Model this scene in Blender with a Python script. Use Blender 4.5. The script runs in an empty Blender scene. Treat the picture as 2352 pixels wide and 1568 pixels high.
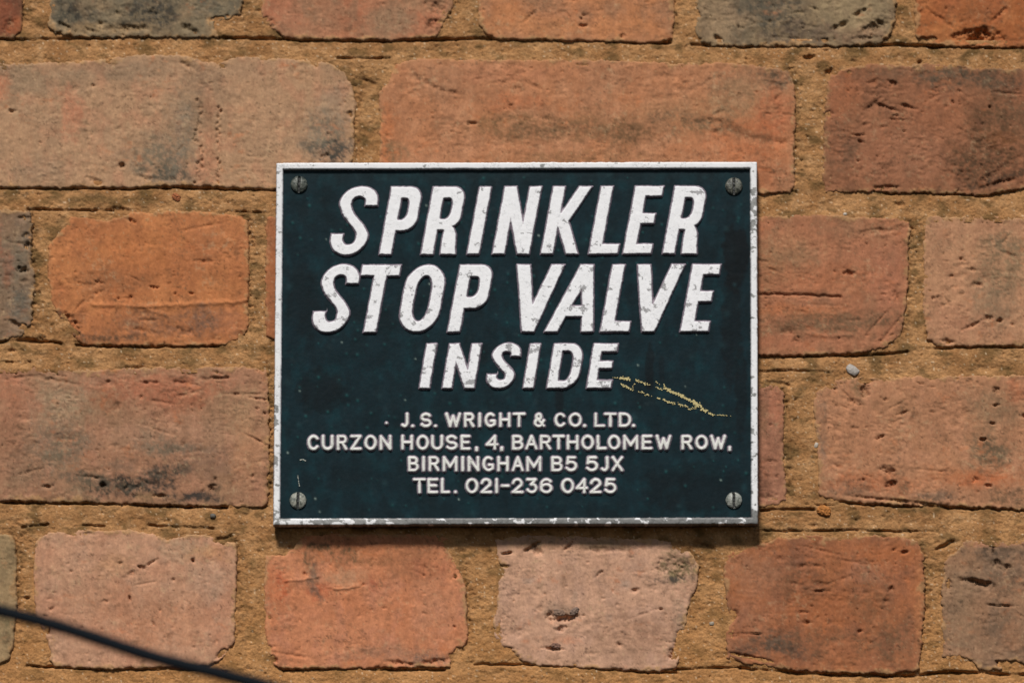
import bpy, math, random
import numpy as np
from mathutils import Vector
sc = bpy.context.scene
# ------------------------------------------------------------------ camera
PITCH = math.radians(8.4); DIST = 3.0; S = 0.000222      # metres per photo unit (photo measured as 2352 x 1568)
CW, CH = 1176.0, 784.0
fwd = np.array([0, math.cos(PITCH), math.sin(PITCH)]); up = np.array([0, -math.sin(PITCH), math.cos(PITCH)])
CAM = -fwd * DIST
cd = bpy.data.cameras.new('camera'); cam = bpy.data.objects.new('camera', cd); sc.collection.objects.link(cam)
cam.location = CAM; cam.rotation_euler = (math.pi/2 + PITCH, 0, 0)
cd.sensor_width = 36; cd.lens = 36*DIST/(2352*S); cd.clip_start = 0.05; cd.clip_end = 1000
cd.dof.use_dof = True; cd.dof.focus_distance = DIST - 0.012; cd.dof.aperture_fstop = 3.9
sc.camera = cam
# ------------------------------------------------------------------ sky and sun
SUN_EL, SUN_AZ = math.radians(46), math.radians(-10)       # azimuth measured from straight in front of the wall, minus = from the left
w = bpy.data.worlds.new('World'); sc.world = w; w.use_nodes = True
nt = w.node_tree; bg = nt.nodes['Background']
sky = nt.nodes.new('ShaderNodeTexSky'); sky.sky_type = 'NISHITA'; sky.sun_disc = False
sky.sun_elevation = SUN_EL; sky.sun_rotation = math.pi - SUN_AZ*-1
sky.air_density = 1.0; sky.dust_density = 1.0; sky.ozone_density = 1.0
nt.links.new(sky.outputs[0], bg.inputs[0]); bg.inputs[1].default_value = 0.05
sd_ = bpy.data.lights.new('sun', 'SUN'); sd_.energy = 3.6; sd_.angle = math.radians(10); sd_.color = (1.0, 0.955, 0.89)
sun = bpy.data.objects.new('sun', sd_); sc.collection.objects.link(sun)
sdir = Vector((math.cos(SUN_EL)*math.sin(SUN_AZ), -math.cos(SUN_EL)*math.cos(SUN_AZ), math.sin(SUN_EL)))
sun.location = sdir*5; sun.rotation_euler = sdir.to_track_quat('Z', 'Y').to_euler()
sc.view_settings.view_transform = 'Standard'; sc.view_settings.look = 'None'
sc.view_settings.gamma = 1; sc.view_settings.exposure = 0.09

# ------------------------------------------------------------------ helpers
def lin(c):
    c = np.asarray(c, float)/255.0
    return np.where(c <= 0.04045, c/12.92, ((c+0.055)/1.055)**2.4)
def plane(x, y, d):
    """point of the plane d metres in front of the wall face, seen at photo position x, y"""
    x = np.asarray(x, float); y = np.asarray(y, float)
    rx = (x-CW)*S; ru = -(y-CH)*S
    dy = fwd[1]*DIST + up[1]*ru; dz = fwd[2]*DIST + up[2]*ru
    t = (-d - CAM[1])/dy
    return CAM[0] + t*rx, CAM[2] + t*dz
_perm = {}
def _tab(seed):
    if seed not in _perm:
        r = np.random.RandomState(seed); p = r.permutation(256); a = r.rand(256)*2*np.pi
        _perm[seed] = (np.concatenate([p, p]), np.cos(a), np.sin(a))
    return _perm[seed]
def noise(x, y, seed=0):
    p, gx, gy = _tab(seed)
    xi = np.floor(x).astype(np.int64); yi = np.floor(y).astype(np.int64)
    xf = x-xi; yf = y-yi; xi &= 255; yi &= 255
    u = xf*xf*xf*(xf*(xf*6-15)+10); v = yf*yf*yf*(yf*(yf*6-15)+10)
    xj = (xi+1) & 255; yj = (yi+1) & 255
    def g(a, b, fx, fy):
        h = p[p[a]+b]; return gx[h]*fx + gy[h]*fy
    n0 = g(xi, yi, xf, yf); n1 = g(xj, yi, xf-1, yf); n2 = g(xi, yj, xf, yf-1); n3 = g(xj, yj, xf-1, yf-1)
    a = n0+u*(n1-n0); b = n2+u*(n3-n2)
    return (a+v*(b-a))*1.5
def fbm(x, y, s, octv=4, seed=0, sx=1.0, gain=.5):
    """fractal noise about -1..1; s is feature size in photo units, sx stretches along x"""
    r = 0; amp = 1; tot = 0; f = 1/s
    for i in range(octv):
        r = r + amp*noise(x*f/sx+17.3*i, y*f+9.1*i, seed+i*7); tot += amp; amp *= gain; f *= 2.03
    return r/tot*1.25
def sstep(a, b, x):
    t = np.clip((x-a)/(b-a), 0, 1); return t*t*(3-2*t)
def poly_sd(X, Y, pts):
    pts = np.asarray(pts, float); n = len(pts)
    d2 = np.full(X.shape, 1e18); ins = np.zeros(X.shape, bool)
    for i in range(n):
        a = pts[i]; b = pts[(i+1) % n]; ex, ey = b-a
        wx = X-a[0]; wy = Y-a[1]; L = ex*ex+ey*ey
        if L < 1e-9: continue
        t = np.clip((wx*ex+wy*ey)/L, 0, 1)
        d2 = np.minimum(d2, (wx-ex*t)**2+(wy-ey*t)**2)
        c = (a[1] <= Y) != (b[1] <= Y)
        if ey != 0:
            ins ^= c & (wx < ex*wy/ey)
    d = np.sqrt(d2)
    return np.where(ins, -d, d)
def line_d(X, Y, pts):
    d2 = np.full(X.shape, 1e18)
    if len(pts) == 1: return np.hypot(X-pts[0][0], Y-pts[0][1])
    for a, b in zip(pts[:-1], pts[1:]):
        ex, ey = b[0]-a[0], b[1]-a[1]; L = max(ex*ex+ey*ey, 1e-9)
        t = np.clip(((X-a[0])*ex+(Y-a[1])*ey)/L, 0, 1)
        d2 = np.minimum(d2, (X-a[0]-ex*t)**2+(Y-a[1]-ey*t)**2)
    return np.sqrt(d2)
def catmull(pts, n=6):
    P = [pts[0]]+list(pts)+[pts[-1]]; out = []
    for i in range(1, len(P)-2):
        p0, p1, p2, p3 = map(np.array, (P[i-1], P[i], P[i+1], P[i+2]))
        for k in range(n):
            t = k/n
            out.append(.5*((2*p1)+(-p0+p2)*t+(2*p0-5*p1+4*p2-p3)*t*t+(-p0+3*p1-3*p2+p3)*t**3))
    out.append(np.array(P[-1], float)); return out
def axis(a, b, lo, hi, fine, coarse):
    """grid lines, fine inside lo..hi (the part in view), coarse outside"""
    r = []
    x = a
    while x < b:
        r.append(x); x += fine if lo-6 <= x <= hi+6 else coarse
    r.append(b); return np.array(r)
def make_obj(name, me, mat, parent=None, label=None, kind=None):
    o = bpy.data.objects.new(name, me); sc.collection.objects.link(o)
    if mat: me.materials.append(mat)
    if parent: o.parent = parent
    if label: o['label'] = label
    if kind: o['kind'] = kind
    return o
def relief(name, xs, ys, H, keep, col, mat, parent, d0=0.0, back=0.02, label=None, kind=None):
    """solid slab whose front is the relief H (mm, + towards the viewer) over the plane d0"""
    X, Y = np.meshgrid(xs, ys); ny, nx = X.shape
    wx, wz = plane(X, Y, d0); wy = -(d0 + H*0.001)
    P = np.stack([wx, wy, wz], -1).reshape(-1, 3)
    cell = keep[:-1, :-1] & keep[1:, :-1] & keep[:-1, 1:] & keep[1:, 1:]
    idx = np.arange(ny*nx).reshape(ny, nx)
    a = idx[:-1, :-1]; b = idx[:-1, 1:]; c = idx[1:, 1:]; d = idx[1:, :-1]
    quads = [np.stack([a, d, c, b], -1)[cell]]
    pad = np.pad(cell, 1)
    N = ny*nx
    for sl, (p, q) in (((slice(0, -2), slice(1, -1)), (a, b)), ((slice(2, None), slice(1, -1)), (c, d)),
                       ((slice(1, -1), slice(0, -2)), (d, a)), ((slice(1, -1), slice(2, None)), (b, c))):
        e = cell & ~pad[sl]
        pp = p[e]; qq = q[e]
        quads.append(np.stack([pp, qq, qq+N, pp+N], -1))
    F = np.concatenate(quads)
    PB = P.copy(); PB[:, 1] = -(d0) + back
    P2 = np.concatenate([P, PB]); C2 = np.concatenate([col.reshape(-1, 3)]*2)
    used = np.unique(F); remap = np.full(2*N, -1); remap[used] = np.arange(len(used))
    F = remap[F]; P2 = P2[used]; C2 = C2[used]
    cen = P2.mean(0); cen[1] = -d0
    me = bpy.data.meshes.new(name)
    me.vertices.add(len(P2)); me.vertices.foreach_set('co', (P2-cen).astype(np.float32).ravel())
    me.loops.add(F.size); me.loops.foreach_set('vertex_index', F.astype(np.int32).ravel())
    me.polygons.add(len(F)); me.polygons.foreach_set('loop_start', np.arange(0, F.size, 4, dtype=np.int32))
    me.polygons.foreach_set('use_smooth', np.ones(len(F), bool))
    me.update(calc_edges=True)
    at = me.color_attributes.new('Col', 'FLOAT_COLOR', 'POINT')
    at.data.foreach_set('color', np.concatenate([C2, np.ones((len(C2), 1))], 1).astype(np.float32).ravel())
    o = make_obj(name, me, mat, parent, label, kind); o.location = cen
    return o

# ------------------------------------------------------------------ materials
def mat_base(name, rough, grains, bumps, spec=.3, sat=None):
    m = bpy.data.materials.new(name); m.use_nodes = True; nt = m.node_tree; N = nt.nodes; L = nt.links
    b = N['Principled BSDF']; b.inputs['Roughness'].default_value = rough; b.inputs['Specular IOR Level'].default_value = spec
    at = N.new('ShaderNodeAttribute'); at.attribute_name = 'Col'; cur = at.outputs['Color']
    geo = N.new('ShaderNodeNewGeometry')
    for (scale, lo, hi, stretch, detail) in grains:
        mp = N.new('ShaderNodeMapping'); mp.inputs['Scale'].default_value = stretch; L.new(geo.outputs['Position'], mp.inputs[0])
        n = N.new('ShaderNodeTexNoise'); n.inputs['Scale'].default_value = scale; n.inputs['Detail'].default_value = detail
        n.inputs['Roughness'].default_value = .65; L.new(mp.outputs[0], n.inputs['Vector'])
        r = N.new('ShaderNodeMapRange'); r.inputs[1].default_value = .3; r.inputs[2].default_value = .7
        r.inputs[3].default_value = lo; r.inputs[4].default_value = hi; L.new(n.outputs[0], r.inputs[0])
        mx = N.new('ShaderNodeMix'); mx.data_type = 'RGBA'; mx.blend_type = 'MULTIPLY'; mx.inputs[0].default_value = 1
        L.new(cur, mx.inputs[6]); L.new(r.outputs[0], mx.inputs[7]); cur = mx.outputs[2]
    L.new(cur, b.inputs['Base Color'])
    prev = None
    for (scale, dist, stretch, detail) in bumps:
        mp = N.new('ShaderNodeMapping'); mp.inputs['Scale'].default_value = stretch; L.new(geo.outputs['Position'], mp.inputs[0])
        n = N.new('ShaderNodeTexNoise'); n.inputs['Scale'].default_value = scale; n.inputs['Detail'].default_value = detail
        n.inputs['Roughness'].default_value = .6; L.new(mp.outputs[0], n.inputs['Vector'])
        bp = N.new('ShaderNodeBump'); bp.inputs['Strength'].default_value = 1; bp.inputs['Distance'].default_value = dist
        L.new(n.outputs[0], bp.inputs['Height'])
        if prev: L.new(prev, bp.inputs['Normal'])
        prev = bp.outputs[0]
    if prev: L.new(prev, b.inputs['Normal'])
    return m
M_brick = mat_base('brick_clay', .92, [(900, .87, 1.11, (1, 1, .6), 4), (160, .9, 1.1, (1, 1, 1), 3)], [(600, .00035, (1, 1, .7), 4)], .2)
M_mortar = mat_base('lime_mortar', .95, [(1100, .82, 1.18, (1, 1, 1), 3), (260, .82, 1.16, (.8, 1, 1.3), 4)], [(800, .0007, (1, 1, 1), 4)], .15)
M_white = mat_base('white_paint', .5, [(300, .96, 1.02, (1, 1, 1), 4)], [(300, .00008, (1, 1, 1), 3)], .4)
M_dark = mat_base('dark_paint', .55, [(120, .68, 1.4, (1, 1, .5), 6), (1500, .9, 1.1, (1, 1, 1), 2)], [(500, .00008, (1, 1, 1), 4)], .12)
M_metal = mat_base('weathered_steel', .45, [(900, .55, 1.35, (1, 1, 1), 4)], [(900, .0004, (1, 1, 1), 3)], .5)
M_stone = mat_base('pebble_stone', .6, [(700, .85, 1.1, (1, 1, 1), 3)], [(900, .0002, (1, 1, 1), 3)], .4)
def flat_mat(name, col, rough, spec=.3):
    m = mat_base(name, rough, [(800, .85, 1.1, (1, 1, 1), 3)], [(700, .0001, (1, 1, 1), 3)], spec)
    at = [n for n in m.node_tree.nodes if n.type == 'ATTRIBUTE'][0]
    rgb = m.node_tree.nodes.new('ShaderNodeRGB'); rgb.outputs[0].default_value = (*lin(col), 1)
    for l in list(at.outputs['Color'].links): m.node_tree.links.new(rgb.outputs[0], l.to_socket)
    return m
M_cream = flat_mat('cream_paint', (190, 176, 124), .6)
M_scr = flat_mat('bare_scratch', (170, 172, 160), .5)
M_rubber = flat_mat('black_rubber', (20,25,30), .8, .1)

# ------------------------------------------------------------------ the wall: measured bricks
FX0, FX1, FY0, FY1 = 0, 2352, 0, 1568
# each brick: outline, face height mm, palette (main, second, third), [patches: x, y, rx, ry, colour, amount], roughness
BR = {}
def brick(key, pts, h, pal, patches=(), rough=1.0): BR[key] = (pts, h, pal, patches, rough)
PK, OR, GY, BN = (184, 130, 104), (190, 108, 66), (112, 102, 92), (138, 92, 66)
brick('A0', [(-390,-270),(46,-270),(48,40),(44,70),(30,86),(-100,88),(-390,86)], .2, ((140,82,62),(165,90,62),(110,80,68)), [(40,60,20,20,(190,100,60),.6)])
brick('A1', [(114,-270),(558,-270),(555,15),(548,32),(520,44),(486,46),(488,66),(500,82),(430,84),(370,84),(310,81),(240,84),(170,82),(128,72),(110,58),(116,30)], .4, ((134,116,96),(104,98,88),(158,126,98)),
      [(180,30,60,40,(58,58,58),.9),(350,30,80,50,(66,65,64),.85),(290,-40,200,50,(92,90,86),.6),(250,66,120,14,(168,132,98),.7),(500,15,60,30,(96,94,88),.7),(200,0,30,40,(150,122,96),.5)], 1.5)
brick('A2', [(603,-270),(1042,-270),(1038,18),(1024,38),(1014,60),(1000,82),(930,89),(780,88),(690,88),(650,80),(625,62),(604,40)], .9, ((178,122,94),(188,114,84),(156,116,92)),
      [(640,30,60,60,(192,116,88),.5),(900,50,60,30,(158,124,100),.6),(980,0,70,40,(172,130,102),.6)], .8)
brick('A3', [(1102,-270),(1548,-270),(1545,60),(1540,88),(1500,96),(1400,93),(1250,89),(1150,87),(1118,78),(1102,55)], .9, ((190,124,90),(198,126,84),(172,120,92)),
      [(1240,-10,60,30,(160,118,92),.6),(1240,62,120,22,(206,134,90),.6),(1430,60,80,25,(204,130,86),.6)], .9)
brick('A4', [(1594,-270),(2058,-270),(2054,40),(2046,70),(2020,99),(1950,103),(1800,104),(1700,104),(1640,102),(1612,94),(1598,70),(1600,30)], .6, ((150,124,98),(110,98,86),(136,108,88)),
      [(1650,40,60,70,(172,138,110),.7),(1780,30,80,60,(84,82,78),.8),(1850,80,100,30,(98,82,74),.7),(1960,10,90,50,(160,136,108),.7),(1980,80,60,25,(160,116,92),.5)], 1.6)
brick('A5', [(2104,-270),(2560,-270),(2560,107),(2400,108),(2330,107),(2200,105),(2150,100),(2115,95),(2104,78)], .9, ((184,104,58),(170,94,58),(200,124,76)),
      [(2220,20,60,30,(158,98,64),.5),(2180,80,40,30,(200,124,72),.5)], 1.2)
brick('B0', [(-140,150),(0,148),(172,145),(275,132),(330,126),(413,129),(470,142),(499,150),(551,131),(654,137),(715,143),(760,148),(790,170),(808,200),(816,240),(808,285),(812,330),(806,372),(792,412),(770,432),(600,432),(447,424),(300,428),(150,428),(0,427),(-140,426)], .6, ((182,137,108),(172,131,105),(190,132,104)),
      [(60,180,130,40,(140,116,96),.6),(270,160,110,25,(138,114,96),.5),(165,260,36,60,(194,120,92),.7),(0,200,20,30,(196,116,84),.6),(370,370,80,60,(112,104,94),.75),(420,270,40,80,(140,118,100),.6),(395,400,60,24,(80,78,74),.85),(460,200,40,80,(134,104,86),.5),
       (475,370,30,60,(192,124,96),.6),(480,250,18,50,(150,106,82),.6),(690,170,70,25,(190,140,108),.5),(745,300,55,60,(112,106,98),.7),(765,350,44,28,(58,58,60),.9),(720,330,30,30,(120,118,112),.5),(760,240,40,40,(146,126,112),.5),(180,150,90,18,(176,126,98),.5),(90,390,70,30,(158,126,104),.6),(600,240,70,80,(190,142,112),.5)], .9)
brick('B1', [(909,150),(958,138),(1150,140),(1360,141),(1500,144),(1600,150),(1662,147),(1713,151),(1768,158),(1812,168),(1824,205),(1822,372),(1824,425),(1815,440),(1700,441),(900,436),(878,420),(875,372),(872,290),(876,210),(895,190)], .9, ((192,124,88),(184,122,90),(202,138,104)),
      [(887,330,22,90,(198,112,66),.6),(1180,235,60,20,(196,108,68),.5),(1300,295,260,34,(142,100,70),.7),(1150,280,60,26,(134,98,68),.6),(1440,310,50,40,(128,90,62),.7),(1560,250,120,30,(176,124,90),.5),(1610,290,90,20,(128,96,70),.7),
       (1560,340,60,20,(196,122,84),.5),(910,345,30,25,(120,98,74),.6),(1320,360,220,14,(130,96,66),.4),(1700,230,100,60,(150,118,90),.6),(1785,175,60,36,(104,84,70),.75),(1720,320,100,60,(196,108,66),.6),(1780,260,40,60,(186,102,68),.6),(1160,170,160,20,(196,124,92),.5),(1010,190,60,40,(172,122,94),.5),(1750,400,60,40,(170,98,66),.6)], 1.1)
brick('B2', [(1903,186),(1923,162),(1996,152),(2064,150),(2202,151),(2237,158),(2352,162),(2600,160),(2820,160),(2820,434),(2600,434),(2352,432),(2305,437),(2254,447),(2202,441),(2064,440),(2013,438),(1896,439),(1894,430),(1894,290),(1898,240)], .9, ((162,104,76),(174,108,78),(138,90,68)),
      [(2050,170,120,18,(120,90,72),.5),(2180,175,70,26,(92,80,68),.75),(2290,180,80,30,(88,74,62),.7),(1940,230,40,50,(184,108,72),.5),(2080,350,130,70,(178,116,88),.7),(2280,330,90,110,(104,72,50),.75),(2240,380,80,50,(98,70,52),.6),(1930,350,34,70,(128,88,68),.6),(2180,260,60,60,(172,108,78),.5),(2330,260,60,60,(112,82,62),.6),(2300,320,50,20,(150,88,52),.4)], 1.5)
brick('C0', [(-380,485),(20,484),(66,488),(71,520),(70,560),(71,600),(78,640),(73,700),(68,742),(45,770),(0,780),(-380,780)], .2, ((134,108,90),(148,112,90),(112,102,96)),
      [(-20,560,30,60,(186,106,80),.7),(40,600,30,60,(120,112,104),.7),(45,700,26,40,(108,106,104),.7),(20,620,12,50,(170,100,72),.5),(30,500,36,22,(140,104,84),.6)], 1.5)
brick('C1', [(148,522),(165,502),(206,503),(250,512),(262,506),(299,492),(379,487),(482,489),(551,498),(568,512),(569,600),(567,700),(568,745),(552,775),(516,789),(430,791),(344,791),(250,789),(193,788),(172,772),(152,752),(138,728),(120,690),(112,630),(115,565),(132,540)], .8, ((194,116,72),(204,126,78),(182,108,68)),
      [(380,745,200,36,(150,100,76),.7),(230,640,60,40,(164,104,70),.5),(480,730,60,30,(134,98,84),.6),(330,740,30,30,(150,98,72),.5),(240,740,50,22,(196,116,72),.5),(535,740,40,30,(200,122,82),.6),(480,560,90,60,(190,116,78),.5),(320,580,100,50,(206,124,72),.4),(280,650,80,20,(150,98,68),.4)], .9)
brick('C2', [(614,500),(700,496),(1058,498),(1060,780),(800,790),(640,782),(613,770),(611,640)], .3, ((176,104,68),(186,110,70),(160,96,66)))
brick('C3', [(1110,500),(1590,500),(1590,800),(1110,800)], .3, ((176,104,68),(186,110,70),(160,96,66)))
brick('C4', [(1640,500),(1741,499),(1892,496),(2047,503),(2085,512),(2090,530),(2084,560),(2084,620),(2076,723),(2066,772),(2040,792),(1978,808),(1850,813),(1744,813),(1640,812)], .5, ((186,118,88),(180,114,84),(160,110,84)),
      [(1800,590,80,50,(160,122,92),.6),(1890,640,150,40,(194,116,80),.5),(1840,715,110,18,(202,116,70),.5),(1920,745,170,30,(132,96,72),.75),(1790,780,60,20,(176,106,78),.5),(2040,640,50,80,(190,118,92),.5),(2030,520,40,14,(140,94,64),.5),(1960,530,90,26,(168,118,90),.5),(1770,640,40,40,(160,106,76),.5),(1820,555,60,24,(206,138,102),.5)], 1.1)
brick('C5', [(2130,500),(2180,498),(2352,500),(2580,500),(2580,792),(2352,792),(2271,792),(2160,792),(2132,778),(2123,720),(2124,560)], .5, ((190,134,104),(196,140,108),(178,122,94)),
      [(2300,600,70,70,(134,108,84),.7),(2280,700,60,50,(130,110,90),.6),(2300,560,40,20,(120,104,84),.5),(2200,740,70,40,(200,132,104),.4)], 1.1)
brick('D0', [(-340,850),(0,845),(103,847),(206,852),(310,848),(379,845),(516,845),(585,847),(613,853),(616,1000),(614,1150),(600,1160),(551,1161),(516,1159),(379,1156),(241,1152),(138,1150),(0,1147),(-340,1146)], .5, ((176,122,96),(166,120,94),(184,126,102)),
      [(140,930,70,70,(168,138,114),.8),(120,1000,60,60,(128,106,92),.6),(30,900,40,60,(186,116,88),.6),(25,1000,40,80,(164,108,84),.6),(370,890,150,40,(184,106,78),.7),(420,920,60,30,(170,100,72),.5),(250,910,30,40,(158,96,68),.5),(400,1000,180,40,(180,132,108),.6),(360,1020,60,30,(120,106,92),.5),
       (560,950,50,60,(182,138,108),.7),(570,1040,40,80,(188,130,98),.6),(130,1060,50,30,(116,108,96),.6),(60,1080,60,60,(142,108,88),.6),(210,1110,60,30,(112,98,82),.7),(310,1120,80,30,(50,48,48),.95),(240,1128,60,18,(70,62,54),.7),(375,1090,50,34,(62,58,56),.8),(440,1143,80,14,(56,54,56),.85),(490,1115,14,20,(66,60,50),.7),(170,1020,50,30,(104,100,90),.5),(270,1070,40,30,(130,100,84),.6),(480,1060,70,40,(150,110,92),.7),(400,1030,80,14,(112,104,94),.6),(345,1138,40,10,(196,144,104),.5),(180,1150,100,8,(88,76,58),.5)], 1.2)
brick('D1', [(660,850),(800,850),(800,1150),(660,1150)], .3, ((176,122,96),(166,120,94),(184,126,102)))
brick('D2', [(850,880),(1600,880),(1755,884),(1786,889),(1798,904),(1797,960),(1797,1033),(1800,1090),(1804,1145),(1790,1152),(1755,1163),(1600,1165),(850,1160)], .2, ((172,114,92),(164,106,84),(184,120,98)),
      [(1750,960,12,60,(120,88,66),.5),(1755,1120,20,40,(120,78,62),.6),(1780,930,20,40,(196,120,92),.6)], 1.2)
brick('D3', [(1875,902),(1898,890),(1920,872),(1961,869),(2099,868),(2237,865),(2352,864),(2820,862),(2820,1168),(2500,1168),(2352,1166),(2168,1158),(2060,1155),(1996,1153),(1920,1146),(1883,1136),(1884,1090),(1880,1030),(1874,980),(1871,930)], .7, ((188,128,96),(180,122,92),(196,134,104)),
      [(1975,890,20,30,(112,94,70),.6),(1885,950,16,50,(120,96,82),.5),(1890,1030,16,40,(112,100,92),.5),(2060,930,60,30,(168,118,88),.5),(2280,940,70,60,(140,108,84),.7),(2270,1040,60,50,(104,88,70),.75),(2330,900,20,40,(190,112,80),.6),(2000,1110,110,26,(186,104,66),.7),(2250,1100,90,24,(196,104,60),.7),(1960,1125,70,22,(132,98,80),.6),(2180,1090,60,20,(184,116,80),.6),
       (2320,1140,70,24,(116,86,66),.7),(2060,1105,30,26,(90,74,58),.6),(2150,1140,60,14,(104,88,78),.6),(1970,990,60,70,(176,116,86),.4)], 1.2)
brick('E0', [(-420,1230),(0,1229),(24,1233),(33,1250),(35,1304),(34,1400),(28,1476),(18,1512),(0,1520),(-420,1522)], .5, ((172,138,104),(150,122,92),(176,138,104)), [(10,1430,20,40,(110,100,76),.5)], .8)
brick('E1', [(84,1240),(114,1224),(182,1221),(293,1219),(350,1226),(385,1243),(405,1238),(430,1227),(480,1230),(500,1248),(535,1248),(541,1260),(539,1373),(535,1476),(510,1506),(482,1526),(344,1531),(241,1533),(130,1528),(118,1515),(116,1476),(98,1440),(84,1407),(80,1304)], .8, ((198,144,118),(194,134,108),(188,140,118)),
      [(300,1400,120,60,(186,124,94),.5),(200,1340,70,50,(188,136,110),.4),(420,1260,60,30,(170,146,124),.5),(480,1270,50,20,(206,146,102),.5),(260,1300,40,30,(184,134,96),.4),(330,1470,50,40,(190,122,90),.5),(420,1440,70,50,(200,132,100),.5),(480,1330,50,40,(186,148,128),.5),(110,1400,30,60,(176,126,104),.4)], .7)
brick('E2', [(613,1278),(630,1276),(654,1274),(672,1262),(684,1249),(700,1232),(780,1228),(1010,1228),(1034,1236),(1024,1262),(1046,1290),(1060,1325),(1068,1350),(1072,1459),(1066,1480),(1034,1500),(1032,1528),(775,1531),(720,1531),(654,1534),(634,1526),(620,1503),(610,1441),(609,1340)], .9, ((212,134,98),(208,126,88),(200,128,102)),
      [(700,1400,60,50,(212,130,92),.6),(640,1340,26,40,(196,104,66),.5),(835,1260,200,34,(186,112,74),.7),(950,1290,70,60,(168,108,78),.6),(790,1330,60,26,(186,140,112),.6),(715,1280,14,30,(140,92,66),.7),(745,1258,36,8,(128,88,60),.7),(722,1330,12,40,(136,104,84),.6),(735,1360,26,22,(190,92,60),.6),(805,1268,16,26,(118,84,60),.7),(1000,1400,60,80,(196,134,108),.4),
       (860,1340,16,16,(178,88,62),.6),(890,1500,120,18,(150,110,94),.5),(990,1515,60,14,(112,98,92),.6),(980,1300,40,30,(196,104,70),.3),(840,1290,90,10,(132,90,62),.4)], .7)
brick('E3', [(1140,1240),(1180,1232),(1320,1232),(1500,1240),(1560,1252),(1584,1268),(1602,1296),(1600,1331),(1592,1359),(1576,1400),(1572,1441),(1560,1490),(1552,1528),(1515,1538),(1440,1535),(1360,1531),(1223,1522),(1200,1515),(1181,1506),(1156,1488),(1140,1466),(1135,1430),(1144,1390),(1146,1338),(1158,1310),(1150,1290),(1140,1272)], .7, ((200,150,128),(194,144,122),(190,146,130)),
      [(1558,1300,50,34,(118,98,72),.95),(1545,1330,52,9,(70,66,64),.85),(1250,1250,90,16,(190,136,104),.5),(1390,1250,60,12,(140,112,82),.6),(1460,1450,110,50,(158,114,94),.6),(1400,1490,80,30,(182,136,114),.5),(1225,1250,24,14,(120,96,70),.6),(1300,1400,40,16,(134,114,104),.6),(1560,1440,16,70,(118,104,96),.6),(1212,1332,14,8,(150,136,132),.5),(1440,1340,16,10,(156,138,132),.5),(1320,1370,10,16,(150,136,132),.4),(1400,1420,10,10,(140,122,116),.5),(1300,1470,30,10,(212,136,104),.5)], .9)
brick('E4', [(1668,1275),(1700,1262),(1741,1249),(1789,1238),(1875,1230),(1927,1238),(1996,1231),(2070,1234),(2104,1246),(2120,1270),(2121,1373),(2115,1476),(2106,1538),(2030,1544),(1927,1542),(1824,1535),(1755,1524),(1696,1517),(1672,1507),(1668,1455),(1684,1424),(1672,1390),(1664,1338)], .8, ((178,108,76),(188,112,72),(150,94,70)),
      [(1730,1320,60,60,(184,124,96),.6),(1850,1370,60,30,(120,74,54),.5),(1840,1330,80,60,(140,92,66),.6),(1900,1400,120,50,(184,104,60),.5),(2040,1280,60,40,(194,110,64),.6),(1820,1280,50,30,(140,92,74),.5),(1720,1420,60,40,(180,118,92),.5),(2000,1380,60,60,(140,96,70),.5),(1900,1480,160,40,(126,88,66),.65),(1930,1490,40,26,(196,116,78),.7),(2060,1470,50,60,(130,94,70),.6),(1780,1470,50,30,(98,86,76),.6),(1700,1490,50,26,(170,112,86),.5),(1980,1310,40,30,(168,120,100),.4),(2110,1400,10,100,(206,130,86),.6)], 1.1)
brick('E5', [(2170,1294),(2187,1268),(2214,1244),(2352,1243),(2620,1243),(2620,1538),(2500,1536),(2352,1524),(2334,1514),(2312,1516),(2296,1536),(2252,1536),(2240,1522),(2222,1511),(2196,1511),(2186,1520),(2168,1506),(2166,1420),(2168,1350)], .6, ((152,114,92),(164,118,92),(128,98,82)),
      [(2210,1380,36,110,(164,124,98),.7),(2230,1280,30,30,(164,118,90),.6),(2290,1270,60,20,(84,70,62),.75),(2300,1330,60,40,(108,84,70),.6),(2290,1440,60,30,(112,88,74),.6),(2330,1460,30,40,(174,118,88),.6),(2190,1500,40,20,(190,130,98),.5),(2270,1250,80,7,(206,132,102),.5)], 1.2)
# below the frame and out to the sides the wall carries on
rng = random.Random(5)
def autobrick(key, x0, x1, y0, y1):
    j = lambda a: rng.uniform(-a, a)
    b = rng.choice(((186,120,90),(176,108,78),(192,130,102),(150,112,90),(180,104,68)))
    pal = (b, tuple(v*rng.uniform(.85, 1.08) for v in b), tuple(v*rng.uniform(.75, 1.0) for v in b))
    brick(key, [(x0+6, y0+j(4)), ((x0+x1)/2, y0+j(5)), (x1-6, y0+j(4)), (x1+j(3), y0+8), (x1+j(4), (y0+y1)/2), (x1+j(3), y1-8), (x1-8, y1+j(3)), ((x0+x1)/2, y1+j(4)), (x0+8, y1+j(3)), (x0+j(3), y1-8), (x0+j(4), (y0+y1)/2), (x0+j(3), y0+8)], rng.uniform(.2, .9), pal)
x = -330
for k in range(4):
    autobrick('F%d' % k, x, x+900, 1600, 1900); x += 950
autobrick('X0', -600, -190, 150, 428); autobrick('X1', -600, -430, 490, 780); autobrick('X2', -600, -390, 850, 1148); autobrick('X3', -600, -470, 1230, 1520)
autobrick('X4', 2630, 2820, 500, 792); autobrick('X5', 2670, 2820, 1243, 1538); autobrick('X6', -600, -440, -270, 86); autobrick('X7', 2610, 2820, -270, 106)

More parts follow.
